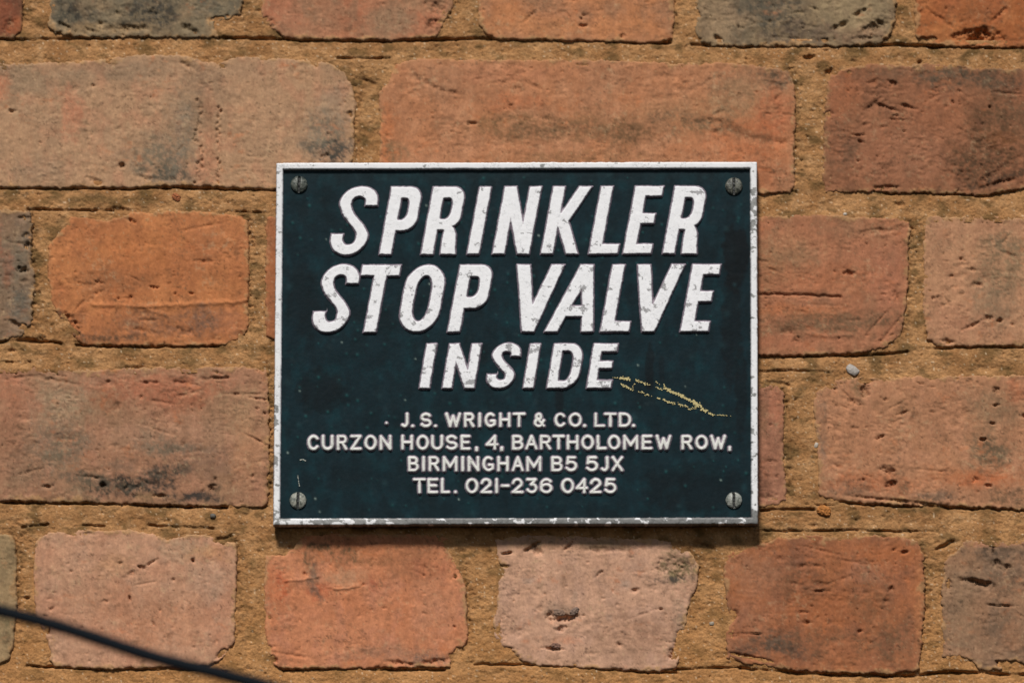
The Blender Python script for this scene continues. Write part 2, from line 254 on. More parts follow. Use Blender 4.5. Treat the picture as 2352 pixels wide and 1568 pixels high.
# pits, gashes and creases measured on the photo: x, y, rx, ry, angle, depth mm
PITS = [(279,380,8,8,0,3.5),(28,256,10,6,0,2),(174,204,13,9,-30,1.0),(213,198,7,5,0,1.5),(218,416,26,8,15,1.6),(330,408,34,7,10,1.0),(395,412,20,6,0,1.2),(430,150,22,7,30,1.4),(509,153,10,6,0,2),(640,295,10,6,-30,1.2),(585,275,7,6,-40,1.0),(724,148,10,9,0,1.6),(755,310,6,8,0,1.4),(748,358,16,6,-20,1.6),(804,262,9,8,0,2),(793,235,5,4,0,1),(415,340,12,3,-50,1),(270,296,6,4,0,.7),(352,282,10,3,-15,.6),
 (995,200,34,8,25,1.3),(1040,214,26,6,10,1.3),(1150,190,40,7,-8,.8),(1225,197,30,6,25,.8),(1085,284,16,6,8,1.8),(1259,274,22,6,10,1.0),(1340,150,14,4,0,1),(1175,250,8,22,-40,1.0),(1200,205,30,14,0,.7),(1100,182,8,4,0,1),(1650,260,20,5,-25,1),(1785,225,14,5,-45,1.1),(1770,262,16,4,0,1),(1650,300,30,6,-10,.8),(1810,265,14,5,10,1),
 (2007,190,16,8,-20,1.4),(2050,192,16,7,20,1.8),(2035,247,34,5,20,2),(2085,246,26,5,15,2),(1995,252,34,10,-20,1.4),(2010,236,30,4,-40,1),(2060,275,20,4,5,1.8),(2188,236,4,6,0,2.5),(2172,246,5,6,0,2),(2275,246,5,5,0,2.5),(2057,267,8,5,0,2),(1976,325,9,4,20,2.4),(1970,310,18,3,0,1.6),(1988,287,10,5,0,1.6),(2030,292,14,5,0,1.2),(1968,407,4,4,0,1.5),(2205,211,12,4,0,1.4),(2290,395,70,9,-32,1.2),(2040,430,40,6,0,2.2),(2300,420,60,7,-15,1.6),(2320,215,40,3,5,1),(1905,262,12,8,0,2),(1920,163,14,9,-30,3),
 (2258,84,60,20,0,6),(2230,92,26,12,0,2),(2130,92,30,7,-5,3.5),(2170,50,40,5,40,1.2),(2140,30,26,4,40,1),(2300,30,34,6,-45,1.6),(1650,90,14,7,30,3),(1770,50,7,5,0,1.5),(1930,58,28,7,-20,3),(1975,30,30,6,-30,2),(2010,62,34,14,-20,3),(1895,92,10,6,0,2.5),(1990,88,26,7,0,2),(1870,20,14,4,20,1.5),(1860,60,30,4,10,1),(1600,28,6,16,-30,2.5),(1830,90,80,5,5,1),
 (1005,22,30,20,20,1.6),(995,55,20,12,-20,2),(1222,35,26,5,-45,1.2),(1300,30,14,4,50,1),(1345,35,12,5,0,1.5),(1340,60,16,5,0,1.8),(1380,25,10,4,-20,1),(1335,44,5,3,0,1.5),(1430,83,10,6,0,2),(880,10,5,5,0,1.5),(1310,0,20,8,0,1.3),
 (300,66,55,9,0,2.2),(230,55,8,6,0,1.5),(435,66,26,8,30,2.6),(150,62,24,7,30,2),(350,30,14,10,0,1.5),(210,70,20,5,20,1.5),(270,30,5,6,0,1.5),(500,42,26,5,-10,3),(20,60,12,26,20,1.5),(620,55,12,22,-35,2),
 (55,502,20,8,0,1.6),(52,620,16,9,0,3.5),(56,645,12,6,0,1.5),(60,540,14,7,0,2),(66,565,14,9,0,2),(40,745,30,9,20,2.5),(10,640,26,14,0,1.0),(35,558,26,4,10,1),
 (305,509,12,6,20,2.5),(228,648,14,4,15,1.8),(200,655,26,8,0,1.0),(228,672,14,5,-20,1.2),(310,640,20,3,30,1),(352,660,9,4,20,2.4),(362,660,5,3,0,2),(400,633,3,4,0,1.5),(402,674,4,3,0,2),(441,674,7,4,0,2.4),(465,600,28,5,0,1.3),(552,636,6,4,0,1.5),(556,632,3,5,0,1),(300,685,9,7,0,1.4),(272,686,4,4,0,1.5),(185,700,26,5,-45,1.4),(340,735,34,5,0,1.1),(330,760,44,6,10,1.4),(160,745,18,32,-30,3),(420,760,40,10,10,1.0),(530,620,4,5,0,1),(140,660,8,14,-20,1),(470,520,60,4,-12,.9),(180,650,4,4,0,1.4),(555,770,8,10,0,1.5),
 (1952,627,16,6,0,2.8),(1848,684,22,5,0,1),(1840,715,14,5,0,1),(1810,760,20,12,20,1.4),(1830,780,12,12,0,1.8),(2057,680,8,18,-15,1.8),(2020,735,44,3,-48,1.2),(2052,750,52,3,-50,1.2),(2036,775,30,3,-25,1),(1990,560,4,3,0,1),(1750,600,20,4,10,1),(2020,530,50,7,-4,1.2),(1960,735,30,4,0,.8),(1775,620,40,3,20,.8),(1890,700,60,3,3,.6),
 (2211,575,3,3,0,2),(2207,595,5,4,0,2.2),(2186,634,6,4,0,1.8),(2143,685,5,5,0,2),(2154,682,4,4,0,1.8),(2165,700,5,9,-20,1.4),(2175,690,24,3,55,1.2),(2175,700,5,4,0,1.6),(2243,655,16,8,0,1.8),(2320,585,18,5,20,1.4),(2310,550,16,4,-45,1),(2240,744,34,5,-25,1.8),(2270,730,12,9,0,2),(2297,737,8,7,0,3),(2325,745,5,4,0,1.8),(2180,785,22,6,10,2),(2236,620,18,5,0,1.3),(2215,512,4,3,0,1),(2260,560,8,5,0,1),
 (500,856,16,4,20,1.5),(505,868,30,5,0,2.2),(310,1003,4,5,0,1.2),(420,880,40,5,10,1.2),(342,878,22,5,0,1.6),(325,912,5,6,0,1.8),(430,905,50,5,-12,1.0),(380,925,40,5,8,1.0),(470,870,50,5,14,1.0),(250,880,20,12,0,1.2),(60,865,50,5,-5,1),(130,874,60,5,10,.9),(265,935,20,9,-50,1.3),(380,950,8,8,0,.8),(590,937,6,3,0,2.2),(608,948,4,3,0,2),(421,1018,6,9,0,1.6),(560,905,50,5,0,1.2),(590,915,30,4,10,1.5),(70,1082,36,4,-14,1.3),(110,1117,16,6,-10,2),(237,1114,9,7,0,3),(488,1120,10,14,0,2.6),(495,1102,5,10,0,1.4),(372,1138,20,5,0,2.2),(580,1093,4,8,0,1.5),(205,1095,36,5,5,1.2),(300,1120,40,9,-10,1.4),(340,1110,24,14,0,1.4),(590,1010,44,4,28,1.2),(370,990,50,4,20,.9),(150,1010,30,20,0,.8),(535,1110,4,14,0,1.2),(60,960,30,8,0,.8),
 (1985,874,20,7,0,4),(1986,898,13,18,0,3),(2034,918,8,4,-10,2.2),(1948,935,20,8,30,1.2),(1943,905,50,3,45,1.3),(1960,922,30,8,20,1.2),(2288,897,10,10,0,2),(2288,930,10,4,0,3),(2280,972,9,4,0,2),(2257,1009,9,5,0,2.8),(2021,1004,13,5,-15,2.6),(2075,948,18,4,-15,1.8),(2140,946,5,4,0,2),(2218,946,9,11,-10,1.5),(1963,983,12,5,0,1.2),(1875,1014,8,5,0,1.6),(2100,960,8,12,0,1.0),(2060,930,30,3,-25,1),(2352,955,14,5,0,2),(2040,1082,22,12,20,2.4),(2048,1112,18,9,0,3),(1983,1102,7,4,0,1.6),(2240,1100,9,6,10,2.2),(2270,1115,9,5,0,2),(2140,1080,60,3,5,.8),(1924,1070,6,5,0,1),(2060,1150,120,5,6,1.6),(1908,887,16,7,20,2),(2200,870,4,3,0,1.5),
 (1770,975,4,4,0,1.5),(1785,1093,5,5,0,1.5),(1770,1060,14,8,0,1),(1760,1140,20,10,0,1.2),
 (444,1288,4,7,-20,3.4),(326,1303,10,6,10,2.4),(345,1293,22,3,-32,2),(297,1320,24,8,-30,1),(398,1331,4,5,0,2.2),(163,1311,5,4,0,1.6),(277,1293,5,5,0,1.6),(242,1380,9,5,0,1.6),(298,1375,5,8,0,2),(352,1430,3,8,-20,1.6),(118,1398,9,4,-30,1.5),(229,1323,4,3,0,1.2),(368,1402,3,6,0,1.5),(235,1443,3,5,0,1.5),(104,1415,6,6,0,2),(510,1498,26,7,-38,2.4),(445,1485,6,4,30,1.2),(498,1472,5,5,0,1.2),(505,1240,22,9,20,3),(188,1441,5,5,0,1.5),(125,1362,4,4,0,1.4),(157,1294,4,3,0,1.4),(110,1448,8,10,0,4),(330,1340,40,3,-10,.6),(210,1225,20,5,0,1),
 (617,1488,9,7,0,3),(625,1512,14,9,20,3.4),(700,1318,4,6,-20,1.8),(640,1300,26,22,30,.8),(855,1285,4,5,0,1),(836,1341,4,4,0,2),(976,1304,3,6,0,1.8),(974,1322,3,6,0,1.2),(1046,1324,5,6,-30,2),(1044,1440,5,5,0,2),(882,1396,10,3,0,1.2),(975,1408,14,3,20,1),(690,1424,5,5,0,1.2),(920,1522,40,7,8,1.8),(1000,1519,50,8,-5,1.8),(1048,1503,26,14,-30,2.4),(780,1345,70,2.5,-6,-.5),(620,1420,5,12,-30,1.2),(660,1502,60,5,8,.9),(1030,1252,30,16,20,1.8),(1050,1290,18,16,0,1.4),
 (1166,1270,14,4,-5,4),(1226,1252,30,5,-35,2.6),(1233,1264,18,11,30,2.4),(1304,1256,22,4,-45,1.8),(1376,1318,13,4,-45,1.8),(1390,1262,60,9,0,1.2),(1557,1302,44,32,0,1.8),(1520,1310,18,8,20,1.2),(1567,1255,34,16,0,1.5),(1298,1419,38,9,-6,4.0),(1262,1415,14,8,0,2.5),(1264,1406,5,7,0,1.6),(1287,1443,16,8,-15,2.4),(1272,1489,28,5,5,2.4),(1240,1397,8,7,0,1.4),(1458,1355,11,6,-20,1.8),(1500,1310,5,4,0,1),(1418,1388,6,4,0,1.2),(1518,1398,5,4,0,1.8),(1528,1412,4,6,0,1.6),(1480,1408,44,4,-20,1),(1180,1380,4,5,-40,1.2),(1190,1450,26,18,20,.8),(1170,1500,32,12,30,3),(1150,1440,16,36,0,1.2),(1560,1470,14,50,20,1.6),(1545,1500,20,12,-40,1.6),(1420,1480,10,8,0,1.4),(1360,1500,16,6,0,1),(1230,1405,4,4,0,1),(1145,1310,16,20,30,1.6),(1385,1440,12,16,0,.6),(1350,1290,5,3,0,1.2),(1160,1300,14,4,0,1.8),
 (1790,1282,14,9,0,.9),(2078,1268,12,5,-10,2.2),(2055,1262,8,4,0,1.5),(1852,1300,50,6,0,1),(1885,1340,20,7,0,1.4),(1830,1340,24,5,10,1),(1885,1357,20,4,0,1.6),(2047,1353,9,8,0,1.6),(2035,1380,8,7,0,1.4),(1845,1405,13,4,0,1.8),(1855,1430,13,6,0,1.5),(1975,1449,9,5,-30,1.8),(1738,1455,18,3,0,1.8),(1708,1454,40,2.5,0,1.2),(1685,1410,12,18,10,2),(1990,1360,8,5,0,1),(1960,1290,60,4,10,.7),(1730,1510,60,5,12,2),(1720,1240,30,10,0,1),(1700,1262,30,9,-25,1.6),(1684,1460,12,6,20,1.2),(1930,1330,40,4,-20,.8),(2000,1290,14,4,0,1),(1880,1262,60,4,14,.8),
 (2243,1336,50,9,12,3.2),(2262,1345,34,8,24,1.8),(2304,1390,38,3,3,2.6),(2300,1302,34,14,28,2.2),(2282,1265,4,12,0,1.8),(2181,1342,10,14,-20,1.8),(2240,1345,8,5,0,1),(2270,1430,40,4,-10,.6),(2205,1516,38,9,12,4),(2320,1524,40,8,5,4),(2190,1260,22,10,-35,3),(2120,1290,4,4,0,1),(2340,1410,20,4,30,.8)]
# fine crumbled lines on the long pale brick upper left, and ridges
for y_ in np.arange(232, 420, 7.5):
    PITS.append((457+rng.uniform(-6, 6)+4*math.sin(y_/18), y_, rng.uniform(4, 9), rng.uniform(4, 7), rng.uniform(-40, 40), rng.uniform(1.0, 2.2)))
    if y_ > 240: PITS.append((503+rng.uniform(-4, 4), y_, rng.uniform(3, 6), rng.uniform(4, 6), rng.uniform(-40, 40), rng.uniform(1.0, 2.0)))
for y_ in np.arange(190, 345, 11): PITS.append((203+rng.uniform(-2, 2), y_, 3, 8, 0, .6))
RIDGES = [([(212,700),(260,701),(330,704),(420,700),(500,696),(566,692)], 4.5, .8), ([(310,692),(345,715),(380,722)], 4, .5),
          ([(655,1334),(700,1330),(735,1322)], 2.5, .7), ([(765,1353),(800,1350),(825,1345)], 2.5, .8), ([(1850,765),(1900,772),(1960,770)], 4, .5)]
GROOVES = [([(1744,676),(1800,676),(1860,678),(1930,681)], 3.0, 1.6), 
           ([(520,860),(516,1000),(520,1156)], 5, .5), ([(1500,226),(1560,222),(1640,180)], 5, .4), ([(1600,285),(1650,280),(1720,318),(1800,330)], 8, .8)]

GAIN = {'B0': 1.10, 'E1': 1.06, 'E3': 1.10, 'A1': 1.05, 'E4': .88, 'E2': .98, 'C1': .96, 'B2': .9, 'A5': .9, 'C4': .95, 'D3': 1.02, 'A0': .85}
STAINS = [('E2', [(703,1290),(705,1264),(722,1251),(746,1252),(764,1272),(774,1292),(792,1262),(806,1262),(814,1285)], 7, (112,84,62), .7), ('E2', [(722,1300),(712,1340),(722,1358),(738,1376)], 9, (132,100,86), .6), ('E2', [(640,1320),(655,1345),(648,1372)], 9, (190,88,52), .5),
          ('B1', [(1180,300),(1260,305),(1340,290),(1420,312),(1480,300)], 16, (124,88,64), .45), ('B1', [(1500,270),(1560,262),(1620,285),(1690,305),(1760,322)], 14, (122,92,70), .5), ('B1', [(900,350),(905,385),(960,405),(1300,402)], 8, (120,92,68), .45),
          ('D0', [(150,1090),(220,1100),(300,1120),(340,1090),(390,1085),(430,1070)], 12, (84,78,72), .5), ('B0', [(705,330),(740,350),(770,345),(800,330)], 14, (76,76,76), .5), ('B0', [(395,390),(400,360),(420,330),(425,260)], 18, (124,114,106), .5),
          ('C4', [(1760,745),(1850,735),(1980,740),(2050,725)], 20, (126,92,70), .4), ('B2', [(2352,395),(2290,415),(2230,428)], 9, (74,56,44), .6), ('E4', [(1690,1500),(1760,1480),(1850,1500)], 14, (96,76,66), .5), ('C1', [(140,720),(165,760),(200,780),(330,775)], 8, (96,72,58), .6)]
def stamp_pits(X, Y, H, C, strong=1.0, dirt=None):
    x0, x1, y0, y1 = X.min(), X.max(), Y.min(), Y.max()
    xs = X[0]; ys = Y[:, 0]
    for (cx, cy, rx, ry, an, dp) in PITS:
        R = max(rx, ry)*1.6+3
        if cx+R < x0 or cx-R > x1 or cy+R < y0 or cy-R > y1: continue
        i0, i1 = np.searchsorted(xs, [cx-R, cx+R]); j0, j1 = np.searchsorted(ys, [cy-R, cy+R])
        if i1-i0 < 1 or j1-j0 < 1: continue
        sx = X[j0:j1, i0:i1]; sy = Y[j0:j1, i0:i1]
        a = math.radians(an); u = (sx-cx)*math.cos(a)+(sy-cy)*math.sin(a); v = -(sx-cx)*math.sin(a)+(sy-cy)*math.cos(a)
        d = np.sqrt((u/rx)**2+(v/ry)**2) + .5*fbm(sx, sy, max(6, rx*.55), 3, int(cx) % 97) + .25*fbm(sx, sy, max(5, ry*1.3), 3, int(cy) % 97)
        m = (1-sstep(.25, 1.15, d))*np.clip((.8 if dp < 1.5 else 1.0)+.9*fbm(sx, sy, 14, 3, int(cx+cy) % 89), .15 if dp < 1.5 else .6, 1.3)
        H[j0:j1, i0:i1] -= dp*strong*m*(.8+.5*fbm(sx, sy, 5, 2, 5))

def brick_relief(key, pts, h, pal, patches, rough, seed):
    P = np.array(pts, float); x0, y0 = P.min(0)-10; x1, y1 = P.max(0)+10
    hidden = key in ('C3', 'D1') or key[0] in 'XF'
    f = 9 if hidden else 2.6
    xs = axis(x0, x1, FX0, FX1, f, 10); ys = axis(y0, y1, FY0, FY1, f, 10)
    X, Y = np.meshgrid(xs, ys)
    sd = poly_sd(X, Y, pts) - 3.0
    sd = sd + 3.0*fbm(X, Y, 34, 3, seed) + 3.8*fbm(X, Y, 11, 4, seed+1)*np.clip(rough, .8, 1.5)
    ins = -sd
    r = .75+1.9*sstep(0, .7, fbm(X, Y, 45, 3, seed+2)); h = h*.5
    t = np.clip(ins/(6+9*sstep(0, .7, fbm(X, Y, 45, 3, seed+2))), 0, 1)
    H = h - r*(1-np.sqrt(np.clip(1-(1-t)**2, 0, 1)))*1.0
    H = np.where(ins < 0, H - np.minimum(-ins*1.1, 9), H)
    H += .55*fbm(X, Y, 150, 2, seed+3) + .26*fbm(X, Y, 42, 3, seed+4)
    rm = sstep(-.1, .5, fbm(X, Y, 70, 3, seed+5))                 # zones of rough, torn clay
    H += rough*(.10+.42*rm)*fbm(X, Y, 14, 4, seed+6, 1.3) + (.06+.16*rm)*rough*fbm(X, Y, 6.5, 3, seed+8)
    rg = 1-np.abs(fbm(X, Y, 30, 4, seed+9, 1.6, .6))*3.2          # wandering creases
    H -= rough*.5*np.clip(rg, 0, 1)**2*rm*sstep(.0, .5, fbm(X, Y, 45, 2, seed+10))
    pn = fbm(X, Y, 8.5, 2, seed+12, 1.25)                               # small pits
    H -= 1.1*sstep(.52, .78, pn)*sstep(-.3, .5, fbm(X, Y, 60, 2, seed+13))*rough*.9
    tor = 1-np.abs(fbm(X, Y, 16, 4, seed+40, 3.2, .6))*2.6; H -= .3*rough*np.clip(tor, 0, 1)**2*sstep(.05, .5, fbm(X, Y, 60, 2, seed+41, 1.5))
    stamp_pits(X, Y, H, None)
    for pl, wd, dp in RIDGES+GROOVES:
        a = np.array(pl)
        if a[:, 0].max() < x0 or a[:, 0].min() > x1 or a[:, 1].max() < y0 or a[:, 1].min() > y1: continue
        if not (x0 <= a[0][0] <= x1 and y0 <= a[0][1] <= y1): continue
        d = line_d(X+2*fbm(X, Y, 18, 2, 3), Y+3*fbm(X, Y, 18, 2, 4), pl)
        g = np.exp(-(d/wd)**2)
        H += (dp if (pl, wd, dp) in RIDGES else -dp)*g
    # colour of the fired clay
    c1, c2, c3 = (lin(c) for c in pal)
    n1 = sstep(-.45, .55, fbm(X, Y, 110, 4, seed+20))[..., None]; n2 = sstep(-.1, .6, fbm(X, Y, 60, 4, seed+21, .7))[..., None]
    C = c1*(1-n1)+c2*n1; C = C*(1-.65*n2)+c3*.65*n2
    tex = .30+.85*sstep(-.35, .3, fbm(X, Y, 11, 5, seed+73, 1, .7)+.45*fbm(X, Y, 34, 3, seed+74))
    Wx = 26*fbm(X, Y, 75, 3, seed+71); Wy = 16*fbm(X, Y, 60, 3, seed+72)
    for k, (cx, cy, rx, ry, col, am) in enumerate(patches):
        ww = min(1, rx/40); d = np.sqrt(((X-cx+Wx*ww)/rx)**2+((Y-cy+Wy*min(1, ry/30))/ry)**2) + .55*fbm(X, Y, max(22, min(rx, ry)*.8), 5, seed+30+k, 1, .72) + .45*fbm(X, Y, 13, 4, seed+60+k, 1, .7)
        m = np.clip(am*(1-sstep(.35, 1.35, d))*(tex if sum(col) < 330 else .5+.5*tex), 0, 1)[..., None]; C = C*(1-m)+lin(col)*m
    en = fbm(X, Y, 40, 5, seed+22, 1.3, .65); edge = np.clip(np.exp(-np.clip(ins, 0, 199)/6)*.35+.9*sstep(.0, .25, en+.12-ins/34), 0, 1)[..., None]; H += .28*edge[..., 0]*(ins > 0)   # mortar smeared over the arris
    C = C*(1-.75*edge)+lin((188,140,98))*.75*edge
    for key_, pl, wd, col, am in STAINS:
        if key_ == key:
            d = line_d(X+6*fbm(X, Y, 22, 3, 81), Y+6*fbm(X, Y, 22, 3, 82), pl)/wd+.5*fbm(X, Y, 12, 3, 83); m = np.clip(am*1.1*(1-sstep(.4, 1.5, d))*tex, 0, 1)[..., None]; C = C*(1-m)+lin(col)*m
    cold = 1-np.clip((C[..., :1]/np.maximum(C[..., 2:3], 1e-4)-1.0)/1.7, 0, 1); C = C*(1+cold*np.array([.17, .0, -.13]))
    C = C*(1+.13*fbm(X, Y, 15, 4, seed+23, .8))[..., None]*(1+.16*fbm(X, Y, 90, 4, seed+24, .22, .6))[..., None]*(1+.07*fbm(X, Y, 6.5, 3, seed+76))[..., None]
    sp = sstep(.42, .70, fbm(X, Y, 9, 4, seed+25, 1, .6)+.3*fbm(X, Y, 80, 2, seed+77))[..., None]; C = C*(1-.5*sp)
    og = (sstep(.1, .6, fbm(X, Y, 20, 4, seed+78, 1.4, .65))*sstep(0, .5, fbm(X, Y, 100, 2, seed+79)))[..., None]; C = C*(1-.35*og)+lin((206,112,62))*.35*og                     # dark iron specks
    lt = sstep(.62, .78, fbm(X, Y, 7, 2, seed+26))[..., None]; C = C*(1-.3*lt)+lin((212,178,140))*.3*lt
    di = sstep(.15, .75, fbm(X, Y, 26, 5, seed+27, 1.2, .65))[..., None]; C = C*(1-.50*di)+lin((96,68,50))*.50*di
    so = (sstep(.05, .55, fbm(X, Y, 8, 4, seed+28, 1.1, .7))*sstep(-.05, .5, fbm(X, Y, 75, 3, seed+29)))[..., None]; C = C*(1-.5*so)+lin((84,70,56))*.5*so
    pl_ = (sstep(.0, .6, fbm(X, Y, 16, 5, seed+51, 1, .7))*sstep(0, .6, fbm(X, Y, 85, 2, seed+52)))[..., None]; C = C*(1-.4*pl_)+lin((206,168,134))*.4*pl_
    lum = C.mean(-1, keepdims=True); C = (lum+(C-lum)*.93)*np.array([.80, .84, .745])*GAIN.get(key, 1.0)
    keep = sd < 7
    return xs, ys, H, keep, np.clip(C, 0.004, .9)

wall = bpy.data.objects.new('brick_wall', None); sc.collection.objects.link(wall)
wall.location = (0, 0, 0); wall['category'] = 'wall'
wall['label'] = 'weathered orange and pink brick wall with sandy mortar joints behind the dark plaque'
for i, (key, (pts, h, pal, patches, rough)) in enumerate(BR.items()):
    xs, ys, H, keep, C = brick_relief(key, pts, h, pal, patches, rough, 11+i*13)
    relief('brick', xs, ys, H, keep, C, M_brick, wall, 0, .05)

# ------------------------------------------------------------------ mortar
# dark open cracks measured on the photo: line, half width, depth mm
CR = [([(0,90),(60,92),(130,90),(230,88),(270,86)],3.2,5),([(500,88),(640,90),(780,95),(900,95),(1000,92),(1100,90),(1210,90),(1330,91),(1440,96),(1540,98)],3.6,6),([(360,60),(480,88)],2,1),
      ([(1590,103),(1700,107),(1800,106),(1950,105),(2060,104),(2150,108),(2250,110),(2352,111)],4.0,6),([(775,134),(850,135),(895,133)],2.2,3),
      ([(0,430),(140,433),(270,432),(400,431),(520,434),(640,437)],4.6,6),([(62,481),(140,483),(215,484),(260,484)],2.6,4),([(540,486),(600,488)],2.2,3),([(430,485),(480,486)],1.6,1.5),
      ([(1740,442),(1830,441)],2.5,2),([(2010,444),(2070,446),(2130,441)],3.4,3),([(2160,445),(2260,452),(2330,440)],3,3),
      ([(0,784),(60,781),(110,786),(140,789)],4.4,6),([(175,792),(250,795),(340,796),(420,795),(500,792)],3.6,5),([(0,832),(70,831)],2.2,2.5),([(270,846),(330,842)],3,1.5),
      ([(1744,817),(1830,817),(1950,817),(2030,814),(2085,808)],3.4,5),([(1744,852),(1830,852),(1905,855)],2.2,3.5),([(2130,802),(2190,799),(2260,797),(2352,799)],3,4),([(2250,846),(2290,844),(2320,850)],9,1.0),
      ([(0,1150),(120,1154),(250,1157),(380,1161),(520,1164)],4.4,6),([(560,1162),(620,1164)],2.4,3),([(190,1206),(240,1209)],2.4,3),([(340,1206),(420,1210),(490,1214)],2.6,3.5),([(50,1212),(110,1204)],2.6,3),
      ([(1748,1173),(1800,1169),(1870,1170)],3,4),([(1850,1158),(1895,1160),(1925,1158)],2,2.5),([(1930,1152),(2040,1160),(2130,1163),(2250,1166),(2352,1170)],4.6,6),([(1740,1219),(1850,1220),(1960,1218),(2060,1221),(2140,1221)],2.6,4),
      ([(60,1530),(140,1532),(230,1536),(340,1537),(440,1538),(520,1541)],3.0,4),([(650,1538),(780,1534),(900,1538),(1020,1538)],2.8,4),([(1090,1526),(1230,1526)],3,3.5),([(1240,1526),(1380,1535),(1500,1543),(1555,1545)],3,5),([(1548,1538),(1640,1533),(1700,1532)],3,4),
      ([(1700,1534),(1850,1546),(1950,1550),(2080,1552),(2180,1544),(2270,1546),(2352,1550)],4.2,6),
      ([(826,160),(836,200),(826,250),(822,300),(824,350)],6,1.0),([(836,184),(862,196)],7,1.6),([(500,1240),(530,1232)],5,2),([(1800,905),(1812,960),(1814,1040)],5,1.2),([(1762,878),(1810,884)],5,1.5),([(1640,1260),(1600,1248)],7,2),([(1612,1290),(1630,1270)],6,1.5),
      ([(1850,156),(1862,166)],2,.5),([(2150,1262),(2190,1244)],5,3)]
MP = [(1858,132,18,6,0,4),(2112,142,6,6,0,3),(1905,166,14,9,-20,3),(1960,140,9,4,0,1.5),(440,453,20,6,30,-1.0),(98,778,16,7,30,2),(28,805,12,5,0,2.5),(120,1450,10,10,0,4),(60,1372,10,5,0,2),(270,480,36,7,8,1.5),(1006,1345,14,10,0,1),(1060,1348,6,4,0,1),
      (1810,1113,6,5,0,1),(2316,880,18,8,0,1.6),(1078,1436,8,20,0,1.4),(1640,1335,14,8,0,1.6),(2120,1282,5,4,0,2),(2150,430,10,4,0,1),(505,1130,10,6,0,1),(2066,470,14,7,0,1.6),(560,1170,20,9,-20,-1.2),(1870,1205,8,5,0,1.2),(128,1455,16,14,0,2)]
xs = axis(-600, 2820, FX0, FX1, 2.6, 12); ys = axis(-270, 1900, FY0, FY1, 2.6, 12)
X, Y = np.meshgrid(xs, ys)
SD = np.full(X.shape, 400.0); RB = np.zeros(X.shape); RR = np.zeros(X.shape); RT = np.zeros(X.shape)
wn = 3*fbm(X, Y, 30, 3, 900)
for key, (pts, h, pal, patches, rough) in BR.items():
    P = np.array(pts, float); bx0, by0 = P.min(0); bx1, by1 = P.max(0)
    i0, i1 = np.searchsorted(xs, [bx0-70, bx1+70]); j0, j1 = np.searchsorted(ys, [by0-70, by1+70])
    if i1 <= i0 or j1 <= j0: continue
    sx = X[j0:j1, i0:i1]; sy = Y[j0:j1, i0:i1]
    s = poly_sd(sx, sy, pts); sl = (slice(j0, j1), slice(i0, i1))
    SD[sl] = np.minimum(SD[sl], s)
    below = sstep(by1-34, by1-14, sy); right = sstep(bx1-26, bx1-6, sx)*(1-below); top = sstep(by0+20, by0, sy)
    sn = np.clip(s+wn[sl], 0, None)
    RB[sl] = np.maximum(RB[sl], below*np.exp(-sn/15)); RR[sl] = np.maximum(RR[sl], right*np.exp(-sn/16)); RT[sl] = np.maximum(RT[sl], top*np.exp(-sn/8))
bedn = fbm(X, Y, 150, 2, 901)
H = -.30 - 1.3*RB*np.clip(.6+1.3*bedn, 0, 2) - 1.0*RR*np.clip(.7+1.2*bedn, 0, 2) + .35*RT
H += .5*fbm(X, Y, 60, 3, 902, 1.6) + .42*fbm(X, Y, 15, 3, 903, 1.6) + .32*fbm(X, Y, 5.6, 3, 904, 1.2)
H -= 1.1*sstep(.35, .75, fbm(X, Y, 10, 4, 905, 1.4)+.25*RR)
H -= 1.2*RR*np.clip(fbm(X, Y, 9, 3, 906, 1, .6)+.2, 0, 1)*2
H += .5*np.clip(1-np.abs(fbm(X, Y, 26, 3, 907, 3.0))*5, 0, 1)*sstep(0, .5, fbm(X, Y, 90, 2, 908))*-1
olive = np.zeros(X.shape)
for pl, wd, dp in CR:
    a = np.array(pl, float); R = wd*4+14
    i0, i1 = np.searchsorted(xs, [a[:, 0].min()-R, a[:, 0].max()+R]); j0, j1 = np.searchsorted(ys, [a[:, 1].min()-R, a[:, 1].max()+R])
    sl = (slice(j0, j1), slice(i0, i1)); sx = X[sl]; sy = Y[sl]
    d = line_d(sx, sy+2.6*fbm(sx, sy, 22, 3, 910)+1.0, pl)
    wv = wd*(.72+.45*fbm(sx, sy, 45, 2, 911))
    H[sl] -= dp*np.exp(-(d/wv)**2)*np.clip(.75+1.3*fbm(sx, sy, 60, 3, 913), .1, 1.2)
    olive[sl] = np.maximum(olive[sl], np.exp(-(d/(wd*3))**2)*.7*sstep(-.3, .5, fbm(sx, sy, 50, 2, 912)))
_p = PITS; PITS = MP; stamp_pits(X, Y, H, None); PITS = _p
c1, c2, c3, c4 = lin((182,138,94)), lin((160,117,76)), lin((194,154,112)), lin((104,82,50))
n1 = sstep(-.5, .5, fbm(X, Y, 60, 4, 920, 1.5))[..., None]; n2 = sstep(.0, .6, fbm(X, Y, 20, 4, 921, 1.3))[..., None]
C = c1*(1-n1)+c2*n1; C = C*(1-.5*n2)+c3*.5*n2
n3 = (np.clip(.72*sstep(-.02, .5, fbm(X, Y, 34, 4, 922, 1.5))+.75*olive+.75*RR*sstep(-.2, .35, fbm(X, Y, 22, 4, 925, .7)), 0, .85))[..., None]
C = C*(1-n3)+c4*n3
warm = sstep(1150, 1560, Y)[..., None]*.35; C = C*(1-warm)+lin((196,142,88))*warm
C = C*(1+.22*fbm(X, Y, 5.5, 3, 923))[..., None]*np.array([.87, .835, .79])
dark_spot = sstep(.3, .75, fbm(X, Y, 9, 4, 930, 1.2, .6)+.35*RR+.25*RB)[..., None]; C = C*(1-.38*dark_spot)  # colour darkened in noisy spots, more to the right of and below bricks
g = sstep(.78, .9, fbm(X, Y, 6, 1, 924))[..., None]; C = C*(1-.6*g)+lin((216,192,160))*.6*g
keep = SD > -14
